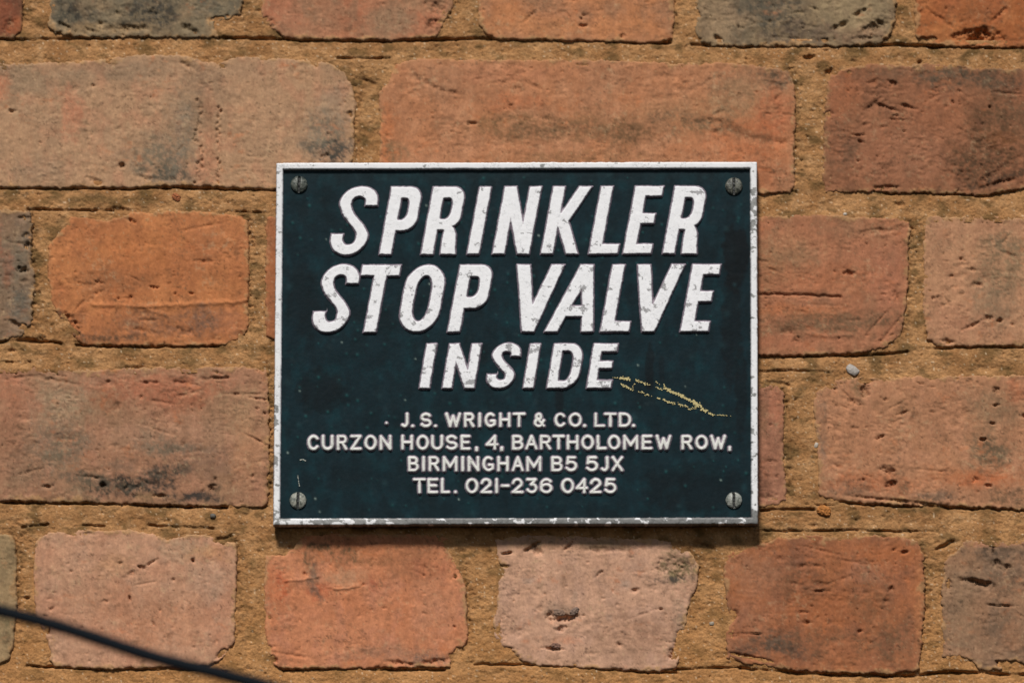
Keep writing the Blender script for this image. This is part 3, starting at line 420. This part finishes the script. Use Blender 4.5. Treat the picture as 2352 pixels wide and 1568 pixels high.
relief('mortar', xs, ys, H, keep, np.clip(C, .004, .9), M_mortar, wall, 0, .05)

def lump(name, cx, cy, rx, ry, ang, hgt, base, col, mat, parent, seed=1, label=None, step=1.0, rgh=0.0):
    R = max(rx, ry)*1.3+2
    xs = np.arange(cx-R, cx+R+step, step); ys = np.arange(cy-R, cy+R+step, step); X, Y = np.meshgrid(xs, ys)
    a = math.radians(ang); u = (X-cx)*math.cos(a)+(Y-cy)*math.sin(a); v = -(X-cx)*math.sin(a)+(Y-cy)*math.cos(a)
    d = (np.abs(u/rx)**2.6+np.abs(v/ry)**2.6)**(1/2.6) + .12*fbm(X, Y, rx*.8, 2, seed)
    H = base + hgt*np.sqrt(np.clip(1-d*d, 0, 1)) + .12*fbm(X, Y, rx*.5, 2, seed+1)*(d < 1) - 1.5*(d >= 1)
    H += rgh*fbm(X, Y, max(4, rx*.35), 3, seed+3)
    C = lin(col)*(1+(.15+.3*rgh)*fbm(X, Y, rx*.6, 4, seed+2))[..., None]
    return relief(name, xs, ys, H, d < 1.12, C, mat, parent, 0, .006, label)
lump('pebble', 1958, 850, 16, 11, 35, 1.3, -.1, (160,152,144), M_stone, wall, 3, 'smooth white pebble bedded in the mortar')
lump('pebble', 1941, 492, 5, 4, 0, .8, -.1, (176,164,150), M_stone, wall, 4, 'tiny pale pebble in the bed joint')
lump('pebble', 1893, 1172, 16, 12, 20, 1.6, .0, (170,112,60), M_brick, wall, 5, 'rusty orange lump stuck in the mortar', .8, .6)
lump('pebble', 405, 453, 11, 8, 30, 1.0, -.2, (150,92,60), M_brick, wall, 6, 'reddish brick crumb stuck in the mortar', .8, .6)
lump('pebble', 489, 1184, 7, 6, 0, 1.0, -.2, (92,86,78), M_stone, wall, 7, 'small grey stone in the mortar')
lump('pebble', 1635, 1431, 6, 5, 0, .7, -.4, (150,138,122), M_stone, wall, 10)
lump('pebble', 1875, 1022, 5, 7, 20, .8, -.4, (176,164,150), M_stone, wall, 12)
lump('clay_nodule', 1319, 1403, 12, 8, -40, .9, .1, (122,102,90), M_brick, wall, 13, None, .8, .45)
lump('clay_nodule', 1284, 1405, 15, 8, 10, .8, .1, (132,108,92), M_brick, wall, 14, None, .8, .45)
lump('clay_nodule', 1277, 1482, 11, 7, 10, .9, .3, (124,94,80), M_brick, wall, 15, None, .8, .45)

# ------------------------------------------------------------------ the plaque
PB, PF = 0.0084, 0.0107                       # plate face and rim face, metres in front of the wall
plq = bpy.data.objects.new('plaque', None); sc.collection.objects.link(plq)
wx, wz = plane(1184, 1206, .006); plq.location = (float(wx), -.003, float(wz))
plq['label'] = 'dark teal cast metal plaque with raised white lettering reading SPRINKLER STOP VALVE INSIDE'; plq['category'] = 'sign'
def adopt(o):                                  # keep the part where it stands
    o.parent = plq; o.matrix_parent_inverse.identity(); o.location = o.location - plq.location
    return o
# outer corners on the photo, clockwise from top left
TL, TR, BRc, BLc = (636, 376), (1738, 373.5), (1740.5, 1203.5), (628.5, 1206)
OUT = [TL, TR, BRc, BLc]
def inset(poly, d):
    res = []; n = len(poly)
    for i in range(n):
        p0, p1, p2 = np.array(poly[i-1], float), np.array(poly[i], float), np.array(poly[(i+1) % n], float)
        e1 = (p1-p0)/np.linalg.norm(p1-p0); e2 = (p2-p1)/np.linalg.norm(p2-p1)
        n1 = np.array([-e1[1], e1[0]]); n2 = np.array([-e2[1], e2[0]])
        a = p1+n1*d; b = p1+n2*d
        A = np.array([e1, -e2]).T; t = np.linalg.solve(A, b-a); res.append(tuple(a+e1*t[0]))
    return res
INN = inset(OUT, 14.0)
# plate
xs = np.arange(630, 1742, 2.6); ys = np.arange(372, 1208, 2.6); X, Y = np.meshgrid(xs, ys)
sdp = poly_sd(X, Y, inset(OUT, 6))
H = .10*fbm(X, Y, 70, 3, 1000)+.035*fbm(X, Y, 9, 3, 1001)
c = lin((11,31,37)); C = np.ones(X.shape+(3,))*c
n1 = sstep(-.1, .7, fbm(X, Y, 55, 5, 1003, .8))[..., None]; C = C*(1-.6*n1)+lin((12,46,52))*.65*n1
n2 = sstep(.05, .7, fbm(X, Y, 130, 4, 1004))[..., None]; C = C*(1-.6*n2)+lin((8,19,22))*.7*n2
for (cx, cy, rx, ry, am) in ((1690,590,34,90,.8),(1680,760,26,150,.6),(1702,900,16,120,.5),(1492,845,12,60,.6),(1520,845,8,40,.4),(740,900,60,60,.5),(700,700,40,100,.3),(1600,1120,140,60,.4),(1285,920,12,30,.5)):
    d = np.sqrt(((X-cx)/rx)**2+((Y-cy)/ry)**2)+.35*fbm(X, Y, 24, 4, int(cx))
    m = (am*(1-sstep(.7, 1.05, d)))[..., None]; C = C*(1-m)+lin((8,12,15))*m
dust = sstep(.3, .9, fbm(X, Y, 26, 4, 1007, 1.2))[..., None]*.16; C = C*(1-dust)+lin((54,70,72))*dust
dd = np.exp(-(Y-388)/26)[..., None]*.2*(Y > 386)[..., None]; C = C*(1-dd)+lin((46,52,52))*dd
def specks(n, r0, r1, col, am, hgt, seed):
    r = np.random.RandomState(seed)
    for _ in range(n):
        cx, cy = r.uniform(655, 1720), r.uniform(395, 1185); ra = r.uniform(r0, r1)
        i0, i1 = np.searchsorted(xs, [cx-ra*3, cx+ra*3]); j0, j1 = np.searchsorted(ys, [cy-ra*3, cy+ra*3])
        g = np.exp(-((X[j0:j1, i0:i1]-cx)**2+(Y[j0:j1, i0:i1]-cy)**2)/ra**2)*am*r.uniform(.4, 1)
        C[j0:j1, i0:i1] = C[j0:j1, i0:i1]*(1-g[..., None])+lin(col)*g[..., None]; H[j0:j1, i0:i1] += hgt*g
specks(240, 1.6, 3.4, (30,80,80), .7, .25, 41); specks(26, 1.6, 2.2, (150,170,160), .8, .2, 42); specks(60, 4, 9, (30,56,60), .5, .12, 43)
adopt(relief('plate', xs, ys, H, sdp < 1.5, C, M_dark, None, PB, PB-.0022))
# rim: one raised white border, flaking
st = 1.7
parts = []
xs = np.arange(624, 1745, st); ys = np.arange(369, 1211, st); X, Y = np.meshgrid(xs, ys)
near = (np.minimum.reduce([np.abs(X-632), np.abs(X-1739), np.abs(Y-375), np.abs(Y-1205)]) < 30)
so = np.where(near, 0, 0).astype(float)
so = poly_sd(X, Y, OUT)+.7*fbm(X, Y, 16, 3, 1100)+.35*fbm(X, Y, 5, 2, 1101); si = -(poly_sd(X, Y, INN)+.55*fbm(X, Y, 20, 3, 1102)+.35*fbm(X, Y, 5, 2, 1103))
s = np.maximum(so, si)                         # < 0 on the rim face
top_h = (PF-PB)*1000
slope = np.where(si > so, 2.2, 1.6)
H = top_h*(1-np.clip(s/slope, 0, 1)) - .25*(s > slope) - .22*sstep(-2.5, 0, s)
H = np.where((so > 0), top_h-.25-(so*2.2), H)
bottom = sstep(1150, 1196, Y); right = sstep(1715, 1728, X); left = sstep(650, 640, X)
pk = .62 - .50*bottom*sstep(700, 900, X) - .26*bottom - .30*right*sstep(420, 440, Y)*sstep(560, 530, Y)*1.4 - .16*right - .14*left - .1*left*sstep(800, 1000, Y)
f1 = fbm(X, Y, 17, 4, 1105, 1.4)*.9+.15
peel = sstep(pk-.02, pk+.03, f1)
H -= .06*peel*(so < 1)
white = lin((226,226,227))*(1+.04*fbm(X, Y, 40, 3, 1106))[..., None]
grey = lin((140,140,138))*(1+.35*fbm(X, Y, 9, 3, 1107))[..., None]; dk = (bottom*sstep(850, 1000, X))[..., None]
grey = grey*(1-.35*dk)
C = white*(1-peel[..., None])+grey*peel[..., None]
side = sstep(.2, 1.2, s)[..., None]; C = C*(1-side*.65)+lin((120,112,118))*side*.65
ul = sstep(1.6, 3.0, si)[..., None]; C = C*(1-ul)+lin((20,36,44))*ul
outs = sstep(1.2, 2.2, so)[..., None]; C = C*(1-outs)+lin((15,18,20))*outs
crz = np.clip(1-np.abs(fbm(X, Y, 12, 3, 1108))*9, 0, 1)*sstep(0, .4, fbm(X, Y, 40, 2, 1109)+.25*left+.3*bottom); H -= .12*crz*(so < 0); C = C*(1-.35*crz[..., None])
keep = (so < 2.6) & (si < 3.2)
adopt(relief('rim', xs, ys, H, keep, C, M_white, None, PB, PB-.002))
# ---- glyphs of the big slanted lettering, upright, y up, origin at the left foot
def arc(cx, cy, rx, ry, a0, a1, n=8):
    return [(cx+rx*math.cos(math.radians(a0+(a1-a0)*k/n)), cy+ry*math.sin(math.radians(a0+(a1-a0)*k/n))) for k in range(n+1)]
def rr(x0, y0, x1, y1, tl, tr, br, bl):
    f = lambda r: r if isinstance(r, tuple) else (r, r)
    tl, tr, br, bl = f(tl), f(tr), f(br), f(bl)
    return (arc(x1-tr[0], y1-tr[1], *tr, 0, 90)+arc(x0+tl[0], y1-tl[1], *tl, 90, 180)+arc(x0+bl[0], y0+bl[1], *bl, 180, 270)+arc(x1-br[0], y0+br[1], *br, 270, 360))
def box(x0, y0, x1, y1): return [(x0, y0), (x1, y0), (x1, y1), (x0, y1)]
def big(ch, W, H, t=28, th=23):
    A = []; Z = []
    if ch == 'I': A = [rr(0, 0, W, H, 2, 2, 1, 1)]
    elif ch == 'P' or ch == 'R':
        yb = .35*H if ch == 'P' else .36*H
        bw = W if ch == 'P' else W*.955
        A = [box(0, 0, t, H), rr(0, yb, bw, H, 3, (bw*.38, H*.19), (bw*.40, H*.19), 1)]
        Z = [rr(t, yb+th+2, bw-t+3, H-th-3, 2, (10, 16), (14, 20), 3)]
        if ch == 'R': A.append([(W*.40, yb+12), (W*.50, yb), (W*.56, 0), (W, 0), (W*.955, H*.12), (W*.91, H*.30), (W*.80, H*.40), (W*.6, H*.48), (W*.4, H*.46)]); A.append(rr(t-2, yb, W*.62, yb+th, 1, 1, 1, 1)); Z.append(rr(t, -5, W*.53, yb-1, 1, 1, 1, 1))
        if ch == 'R': A[1] = rr(0, yb+4, bw, H, 3, (bw*.38, H*.19), (bw*.40, H*.17), 1)
    elif ch == 'N': A = [box(0, 0, t, H), box(W-t, 0, W, H), [(0, H), (t*.98, H), (W, 0), (W-t, 0)]]
    elif ch == 'K': A = [box(0, 0, t, H), [(t-2, 93), (t+.5, 93), (60, H), (90, H), (51, 75), (86, 0), (58, 0), (t+.5, 61), (t-2, 61)]]
    elif ch == 'L': A = [box(0, 0, t, H), box(0, 0, W, th)]
    elif ch == 'E': A = [box(0, 0, t, H), box(0, 0, W, th), box(0, H-th, W, H), box(0, H*.445, W*.90, H*.60 if H > 120 else H*.61)]
    elif ch == 'T': A = [box(0, H-th-1, W, H), box(W/2-t/2+1, 0, W/2+t/2+1, H)]
    elif ch == 'O': A = [rr(0, 0, W, H, *[(W*.5, H*.33)]*4)]; Z = [rr(t-1, th+1, W-t+1, H-th-1, *[((W-2*t+2)*.5, H*.22)]*4)]
    elif ch == 'D': A = [rr(0, 0, W, H, 1, (W*.42, H*.32), (W*.5, H*.38), 1)]; Z = [rr(t, th-2, W-t+2, H-th+2, 1, ((W-2*t)*.55, H*.2), ((W-2*t)*.6, H*.24), 1)]
    elif ch == 'V': A = [[(0, H), (31, H), (52.5, 64), (79, H), (110, H), (68, 0), (39, 0)]]
    elif ch == 'A': A = [[(0, 0), (31, 0), (43, 35), (80, 35), (85, 0), (113, 0), (85, H), (55, H)]]; Z = [[(52, 60), (68, 97), (76, 60)]]
    elif ch == 'S':
        pts = [(79,111)]+arc(50,118,29,25.5,-8,195,12)+[(31,93),(46.5,76),(62,60)]+arc(43,38,28,27.5,18,-190,12)+[(15.5,47)]
        t -= .2; th += .3; hx, hy = t/2, th/2
        kx = (W-2*hx)/(91-28); ky = (H-2*hy)/(155-24)
        q = [((x-14)*kx+hx, (y-11)*ky+hy) for x, y in pts]
        cl = np.array(catmull(q, 3)); tg = np.gradient(cl, axis=0); tg /= np.linalg.norm(tg, axis=1)[:, None]
        hw = np.hypot(hx*tg[:, 1], hy*tg[:, 0])*(1-.20*np.abs(2*tg[:, 0]*tg[:, 1])*np.exp(-((np.arange(len(cl))/len(cl)-.5)/.16)**2))
        def sdf(u, v):
            d = np.full(u.shape, 1e9)
            for a, b, ra, rb in zip(cl[:-1], cl[1:], hw[:-1], hw[1:]): d = np.minimum(d, line_d(u, v, [a, b])-(ra+rb)/2)
            yt, yb2 = q[0][1], q[-1][1]
            c1_ = np.maximum(np.abs(u-W)-(W*.37), np.abs(v-(yt-H*.085))-H*.085); c2_ = np.maximum(np.abs(u)-W*.37, np.abs(v-(yb2+H*.085))-H*.085)
            return np.maximum(d, np.maximum(-c1_, -c2_))
        return sdf, []
    return A, Z
def letter_mesh(X, Y, xs, ys, sd, hgt, slope, peel_amt, seed, big_=True):
    k = 1 if big_ else .75
    sd = sd + (1.3 if big_ else .3) + k*(.9*fbm(X, Y, 26, 2, seed)+.75*fbm(X, Y, 7, 3, seed+1))
    H = hgt*(1-np.clip((sd+.3)/slope, 0, 1)) - .25*sstep(slope, slope+2, sd)
    H += .05*fbm(X, Y, 14, 3, seed+2)
    f = fbm(X, Y, 24 if big_ else 9, 5, seed+3, 1.3, .68)
    th = .62-peel_amt
    peel = sstep(th, th+.035, f+.06*sstep(-6, 0, sd)*(1 if big_ else 0))
    H -= .05*peel*(sd < 1)
    crz = np.clip(1-np.abs(fbm(X, Y, 13, 3, seed+5))*12, 0, 1)*sstep(.1, .5, fbm(X, Y, 22, 2, seed+6)+peel_amt)
    H -= .06*crz*(sd < 0)
    wh = lin((231,231,233) if big_ else (214,214,208))*(1+.035*fbm(X, Y, 30, 3, seed+7))[..., None]
    gr = lin((158,157,158) if big_ else (150,150,142))*(1+.3*fbm(X, Y, 7, 3, seed+8))[..., None]
    C = wh*(1-peel[..., None])+gr*peel[..., None]
    C = C*(1-.25*crz[..., None])
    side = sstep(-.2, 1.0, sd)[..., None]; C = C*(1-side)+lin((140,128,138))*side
    ft = sstep(slope*.6, slope*.95, sd)[..., None]; C = C*(1-ft)+lin((14,33,40))*ft
    return H, sd < slope+1.2, C
def big_letter(ch, x, base, W, H, t, th, shear, peel, seed):
    A, Z = big(ch, W, H, t, th)
    xs = np.arange(x-10, x+W+shear*H+12, 1.35); ys = np.arange(base-H-9, base+9, 1.35); X, Y = np.meshgrid(xs, ys)
    v = base-Y; u = X-x-shear*v
    sd = A(u, v) if callable(A) else np.minimum.reduce([poly_sd(u, v, a) for a in A])
    for z in Z: sd = np.maximum(sd, -poly_sd(u, v, z))
    Hh, keep, C = letter_mesh(X, Y, xs, ys, sd, 1.7, 4.6, peel, seed)
    return adopt(relief('letter', xs, ys, Hh, keep, C, M_white, None, PB, PB-.0072))
sh1 = .187
for k, (ch, x, W) in enumerate((('S',751,93),('P',870.5,73),('R',966.4,80),('I',1072.4,28),('N',1130.4,85),('K',1241.8,88),('L',1351.7,67),('E',1430.3,65),('R',1521.2,79))):
    b = 586-2*(x-751)/770
    big_letter(ch, x, b, W, 155.5, 28 if ch != 'I' else 28, 23, sh1, .16 + .05*(k > 5) + .03*(k == 0), 2000+k*17)
for k, (ch, x, W) in enumerate((('S',710,91),('T',804,89),('O',909.5,92),('P',1027.5,79),('V',1159,110),('A',1250,113),('L',1378,66),('V',1435,110),('E',1562,65))):
    b = 764-1.6*(x-710)/850
    big_letter(ch, x, b, W, 154.5, 29, 24, sh1, .30+.05*(k in (0, 2, 5, 7)), 2300+k*17)
for k, (ch, x, W) in enumerate((('I',962.9,24),('N',1015.5,74),('S',1113,69),('I',1201.2,24),('D',1255.7,70),('E',1347,56))):
    b = 892.5
    big_letter(ch, x, b, W, 102.8, 22.5 if ch != 'E' else 21, 19, .165, .37, 2600+k*17)
# ---- small lettering: strokes on the unit square, y up
def el(cx, cy, rx, ry, a0, a1, n=10): return arc(cx, cy, rx, ry, a0, a1, n)
SM = {
 'J': [[(.95,1),(.95,.30)]+el(.52,.30,.43,.30,0,-140,8)], 'I': [[(.5,0),(.5,1)]], '1': [[(.5,0),(.5,1)]],
 'S': [el(.5,.74,.46,.26,28,270,12)[0:]+el(.5,.25,.5,.25,90,-150,12)],
 'W': [[(0,1),(.27,0),(.5,.82),(.73,0),(1,1)]], 'R': [[(0,0),(0,1),(.55,1)]+el(.6,.75,.36,.25,90,-90,8)+[(0,.5)],[(.52,.5),(1,0)]],
 'G': [el(.52,.5,.52,.5,52,300,14)+[(.97,.14),(.97,.42),(.6,.42)]], 'H': [[(0,0),(0,1)],[(1,0),(1,1)],[(0,.52),(1,.52)]],
 'T': [[(0,1),(1,1)],[(.5,1),(.5,0)]], '&': [el(.42,.78,.26,.22,-60,250,12)+[(.2,.5)],el(.42,.26,.42,.27,140,330,12)+[(1,.45)],[(.2,.5),(.06,.35)],[(.52,.58),(.16,.5)],[(.3,.6),(1,.02)]],
 'C': [el(.53,.5,.53,.5,40,320,16)], 'O': [el(.5,.5,.5,.5,0,360,20)], '0': [el(.5,.5,.5,.5,0,360,20)],
 'L': [[(0,1),(0,0),(1,0)]], 'D': [[(0,0),(0,1),(.4,1)]+el(.42,.5,.58,.5,90,-90,12)+[(0,0)]],
 'U': [[(0,1),(0,.35)]+el(.5,.36,.5,.36,180,360,10)+[(1,1)]], 'Z': [[(0,1),(1,1),(0,0),(1,0)]], 'N': [[(0,0),(0,1),(1,0),(1,1)]],
 'E': [[(1,1),(0,1),(0,0),(1,0)],[(0,.52),(.85,.52)]], 'B': [[(0,0),(0,1),(.5,1)]+el(.55,.76,.36,.24,90,-90,8)+[(0,.52)],[(.5,.52)]+el(.6,.26,.4,.26,90,-90,8)+[(0,0)]],
 'A': [[(0,0),(.5,1),(1,0)],[(.2,.34),(.8,.34)]], 'M': [[(0,0),(0,1),(.5,.26),(1,1),(1,0)]], 'X': [[(0,0),(1,1)],[(0,1),(1,0)]],
 '4': [[(.76,0),(.76,1),(0,.32),(1,.32)]], '5': [[(.88,1),(.15,1),(.06,.54)]+el(.47,.33,.53,.33,118,-150,14)],
 '2': [[(.03,.72)]+el(.5,.70,.44,.30,160,-30,12)+[(0,0),(1,0)]], '3': [[(.06,1),(.9,1),(.45,.6)]+el(.5,.31,.48,.31,80,-155,14)],
 '6': [[(.93,.84)]+el(.52,.62,.50,.38,40,180,10)+[(.0,.4)],el(.5,.31,.5,.31,0,360,18)], '-': [[(0,.5),(1,.5)]], '.': [[(.5,0)]], ',': [[(.5,.06),(.46,-.12)]]}
def small_letter(ch, x0, x1, ytop, ybot, seed, hw=3.15, peel=.22):
    x0 += hw; x1 -= hw; yt = ytop+hw; yb = ybot-hw
    st = 1.0
    if ch in 'I1': x0 = x1 = (x0+x1)/2
    if ch in '.,': x0 = x1 = (x0+x1)/2
    strokes = [[(x0+(x1-x0)*a, yb-(yb-yt)*b) for a, b in s_] for s_ in SM[ch]]
    ax = [p[0] for s_ in strokes for p in s_]; ay = [p[1] for s_ in strokes for p in s_]
    xs = np.arange(min(ax)-11, max(ax)+12, st); ys = np.arange(min(ay)-11, max(ay)+12, st); X, Y = np.meshgrid(xs, ys)
    d = np.minimum.reduce([line_d(X, Y, s_) for s_ in strokes]) - (hw*1.1 if ch in '.,' else hw)
    Hh, keep, C = letter_mesh(X, Y, xs, ys, d, 1.25, 4.0, peel, seed, False)
    Hh += .22*(1-np.clip((d+hw)/hw, 0, 1)**2)     # slightly rounded tops
    return adopt(relief('letter', xs, ys, Hh, keep, C, M_white, None, PB, PB-.0072))
rows = [
 ((948.5,982.5), [('J',919.3,939.1),('.',947.9,947.9),('S',965.5,991.7),('.',1000.3,1000.3),('W',1022.6,1059.4),('R',1065.7,1090),('I',1098,1106),('G',1113,1139.5),('H',1146.7,1172.9),('T',1177.7,1207),('&',1226,1252),('C',1273.6,1299.3),('O',1306,1336.6),('.',1342.9,1342.9),('L',1365.1,1389.5),('T',1387.4,1416.6),('D',1421.2,1450),('.',1455.2,1455.2)]),
 ((999.6,1034.4), [('C',706.4,733.5),('U',739.1,766.2),('R',773.9,798),('Z',805.2,830.7),('O',837.2,865.5),('N',872,899.4),('H',921.7,949),('O',956.4,985.3),('U',990.5,1018.1),('S',1023.7,1051.1),('E',1058,1081),(',',1094.9,1094.9),('4',1115.8,1145.3),(',',1152.7,1152.7),('B',1176.3,1202.4),('A',1206.5,1235),('R',1240.3,1265.9),('T',1269.1,1297),('H',1301.5,1329),('O',1335.2,1364.5),('L',1370.4,1393),('O',1396.2,1425),('M',1431.5,1466.3),('E',1473.8,1498.4),('W',1506.2,1542),('R',1564.9,1590.3),('O',1596.9,1625.9),('W',1631.5,1667.6),(',',1676,1676)]),
 ((1048.3,1083.6), [('B',937.4,962),('I',969,977),('R',984.7,1009.3),('M',1017,1051),('I',1059,1067),('N',1074.3,1101.2),('G',1108.1,1135.3),('H',1142.2,1168.7),('A',1175.6,1203.2),('M',1208.9,1243.7),('B',1266.3,1292.4),('5',1299,1325.8),('5',1345.7,1373.9),('J',1377.3,1398.6),('X',1404.8,1431.3)]),
 ((1098.6,1134), [('T',949,978.3),('E',981.9,1006.5),('L',1012.8,1034),('.',1046.5,1046.5),('0',1069.6,1098.8),('2',1103.5,1130),('1',1137,1145),('-',1150.3,1170.8),('2',1174.9,1202.4),('3',1207.9,1235),('6',1240.3,1269.1),('0',1289,1318.8),('4',1322.4,1350.5),('2',1354.7,1382.3),('5',1388.4,1416)])]
sd0 = 3000
for (yt, yb), L in rows:
    for ch, a, b in L:
        small_letter(ch, a, b, yt, yb-(1.0*(a-900)/700 if yt < 1040 else 0), sd0); sd0 += 11
small_letter('.', 888, 888, 938, 975, 4001, 2.6)
# ---- dome-headed slotted screws
def screw(cx, cy, r, col, col2, ang, seed, lbl):
    xs = np.arange(cx-r-5, cx+r+5, 1.0); ys = np.arange(cy-r-5, cy+r+5, 1.0); X, Y = np.meshgrid(xs, ys)
    d = np.hypot(X-cx, Y-cy)/r + .018*fbm(X, Y, 8, 2, seed)
    H = 2.4*np.sqrt(np.clip(1-(d*.93)**2, 0, 1)) - 3*(d > 1.02)
    a = math.radians(ang); u = (X-cx)*math.cos(a)+(Y-cy)*math.sin(a)
    slot = (np.abs(u) < 3.0) & (d < 1.0); H = np.where(slot, np.minimum(H, .1), H)
    H += .08*fbm(X, Y, 7, 3, seed+1)
    n = sstep(-.2, .4, fbm(X, Y, 9, 4, seed+2))[..., None]
    C = lin(col)*(1-n)+lin(col2)*n; C = np.where(slot[..., None], lin((24,26,24)), C)
    o = relief('screw', xs, ys, H, d < 1.09, C, M_metal, None, PB, PB-.0075, lbl)
    return adopt(o)
screw(687, 424, 19, (88,92,84), (44,52,48), 2, 50, 'darkened screw in the top left corner')
screw(1685.5, 428, 19.5, (104,104,94), (60,62,56), 0, 60, 'scraped screw in the top right corner')
screw(684.5, 1149, 19, (148,148,136), (100,104,96), 2, 70, 'bright worn screw in the bottom left corner')
screw(1685.5, 1148.5, 18.5, (150,152,144), (112,116,108), -2, 80, 'bright worn screw in the bottom right corner')
# ---- paint flecks left by a scrape: small thin chips
def flecks(name, strands, mat, seed, thick=.00009):
    r = random.Random(seed); V = []; F = []
    for pts, dens, size, spread in strands:
        cl = catmull(pts, 8)
        for p, q in zip(cl[:-1], cl[1:]):
            L = math.hypot(q[0]-p[0], q[1]-p[1]); n = L*dens; k = int(n)+(r.random() < n-int(n))
            for _ in range(k):
                t = r.random(); x = p[0]+(q[0]-p[0])*t+r.gauss(0, spread); y = p[1]+(q[1]-p[1])*t+r.gauss(0, spread)
                m = r.randint(6, 9); rad = size*.88*r.uniform(.45, 1.35); st_ = r.uniform(1.0, 2.0); a0 = r.uniform(.0, .9)
                hgt = thick*r.uniform(.6, 1.6)+.00025
                ring = []
                for i in range(m):
                    a = 2*math.pi*i/m; rr_ = rad*r.uniform(.55, 1.2)
                    u, v = rr_*st_*math.cos(a), rr_*math.sin(a)
                    ring.append((x+u*math.cos(a0)-v*math.sin(a0), y+u*math.sin(a0)+v*math.cos(a0)))
                b = len(V)
                for lay, dz in ((0, hgt), (1, -.0003)):
                    for (a_, b_) in ring:
                        wx, wz = plane(a_, b_, PB); V.append((float(wx), -(PB+dz), float(wz)))
                F.append(tuple(range(b+m-1, b-1, -1)))
                for i in range(m): j = (i+1) % m; F.append((b+i, b+j, b+m+j, b+m+i))
    cen = np.mean(V, 0); V = [tuple(np.array(v)-cen) for v in V]
    me = bpy.data.meshes.new(name); me.from_pydata(V, [], F); me.update()
    o = make_obj(name, me, mat); o.location = cen
    return adopt(o)
z4 = lambda L: [(x*.31497+1194.3, y*.31497+746.5) for x, y in L]
o = flecks('paint_scrape', [(z4([(676,382),(716,384)]), .35, 1.3, .6), (z4([(735,384),(765,388),(800,394)]), 1.3, 1.9, 2.0), (z4([(840,398),(880,415),(950,438)]), .8, 1.5, 1.2), (z4([(835,425),(820,460)]), .6, 1.2, .8),
    (z4([(985,452),(1045,470)]), .6, 1.5, 1.3), (z4([(985,412),(1020,430)]), .3, 1.0, 1), (z4([(1055,445),(1080,475),(1140,498),(1200,530),(1260,562),(1300,590)]), 1.5, 1.8, 1.8), (z4([(1270,560),(1310,585),(1330,610),(1360,632)]), 1.3, 1.7, 2.0),
    (z4([(745,436),(790,458),(830,470)]), 1.0, 1.5, 1.2), (z4([(865,487),(910,500),(960,518)]), .5, 1.4, 1), (z4([(998,530),(1020,536)]), 1.0, 1.6, 1), (z4([(1042,542),(1100,566),(1130,570)]), .9, 1.6, 1.3), (z4([(1145,570),(1200,592),(1240,610),(1278,606)]), .9, 1.4, 1.4),
    (z4([(1375,640),(1420,655)]), 1.2, 1.5, 1.1), (z4([(1432,655),(1515,660)]), .6, 1.0, .5), (z4([(1535,662),(1545,668)]), .4, .9, .3)], M_cream, 7)
o['label'] = 'thin cream yellow paint scrape'
for k, (st_, lb) in enumerate((([(684,1091),(685.5,1103),(688.2,1117)], 'thin upright bare scratch above the bottom left screw'), ([(690,1056),(696,1055),(702,1058)], 'short level bare scratch above the upright one'))):
    flecks('scratch', [(st_, 1.4, .75 if k == 0 else 1.1, .25)], M_scr, 9+k)['label'] = lb

# ------------------------------------------------------------------ black cable in front of the wall, lower left
cl = catmull([(-420,1322),(-200,1358),(0,1402),(150,1442),(350,1507),(500,1545),(640,1582),(900,1655),(1300,1750)], 8)
V = []; F = []; NS = 16; DC = .24
C3 = np.array([[*plane(x, y, DC)] for x, y in cl]); C3 = np.stack([C3[:, 0], np.full(len(C3), -DC), C3[:, 1]], 1)
tg = np.gradient(C3, axis=0); tg /= np.linalg.norm(tg, axis=1)[:, None]
for i, (p, t_) in enumerate(zip(C3, tg)):
    n1 = np.cross(t_, [0, 1, 0]); n1 /= np.linalg.norm(n1); n2 = np.cross(t_, n1)
    rad = .0031*(1+.02*math.sin(i*1.7))
    for k in range(NS):
        a = 2*math.pi*k/NS; V.append(tuple(p+rad*(math.cos(a)*n1+math.sin(a)*n2)))
n = len(C3)
for i in range(n-1):
    for k in range(NS):
        k2 = (k+1) % NS; F.append((i*NS+k, i*NS+k2, (i+1)*NS+k2, (i+1)*NS+k))
F.append(tuple(range(NS-1, -1, -1))); F.append(tuple((n-1)*NS+k for k in range(NS)))
cen = C3.mean(0); V = [tuple(np.array(v)-cen) for v in V]
me = bpy.data.meshes.new('cable'); me.from_pydata(V, [], F); me.update(); me.polygons.foreach_set('use_smooth', [True]*len(me.polygons))
cb = make_obj('cable', me, M_rubber); cb.location = cen
cb['label'] = 'thin black cable sagging out of focus across the lower left of the wall'; cb['category'] = 'cable'
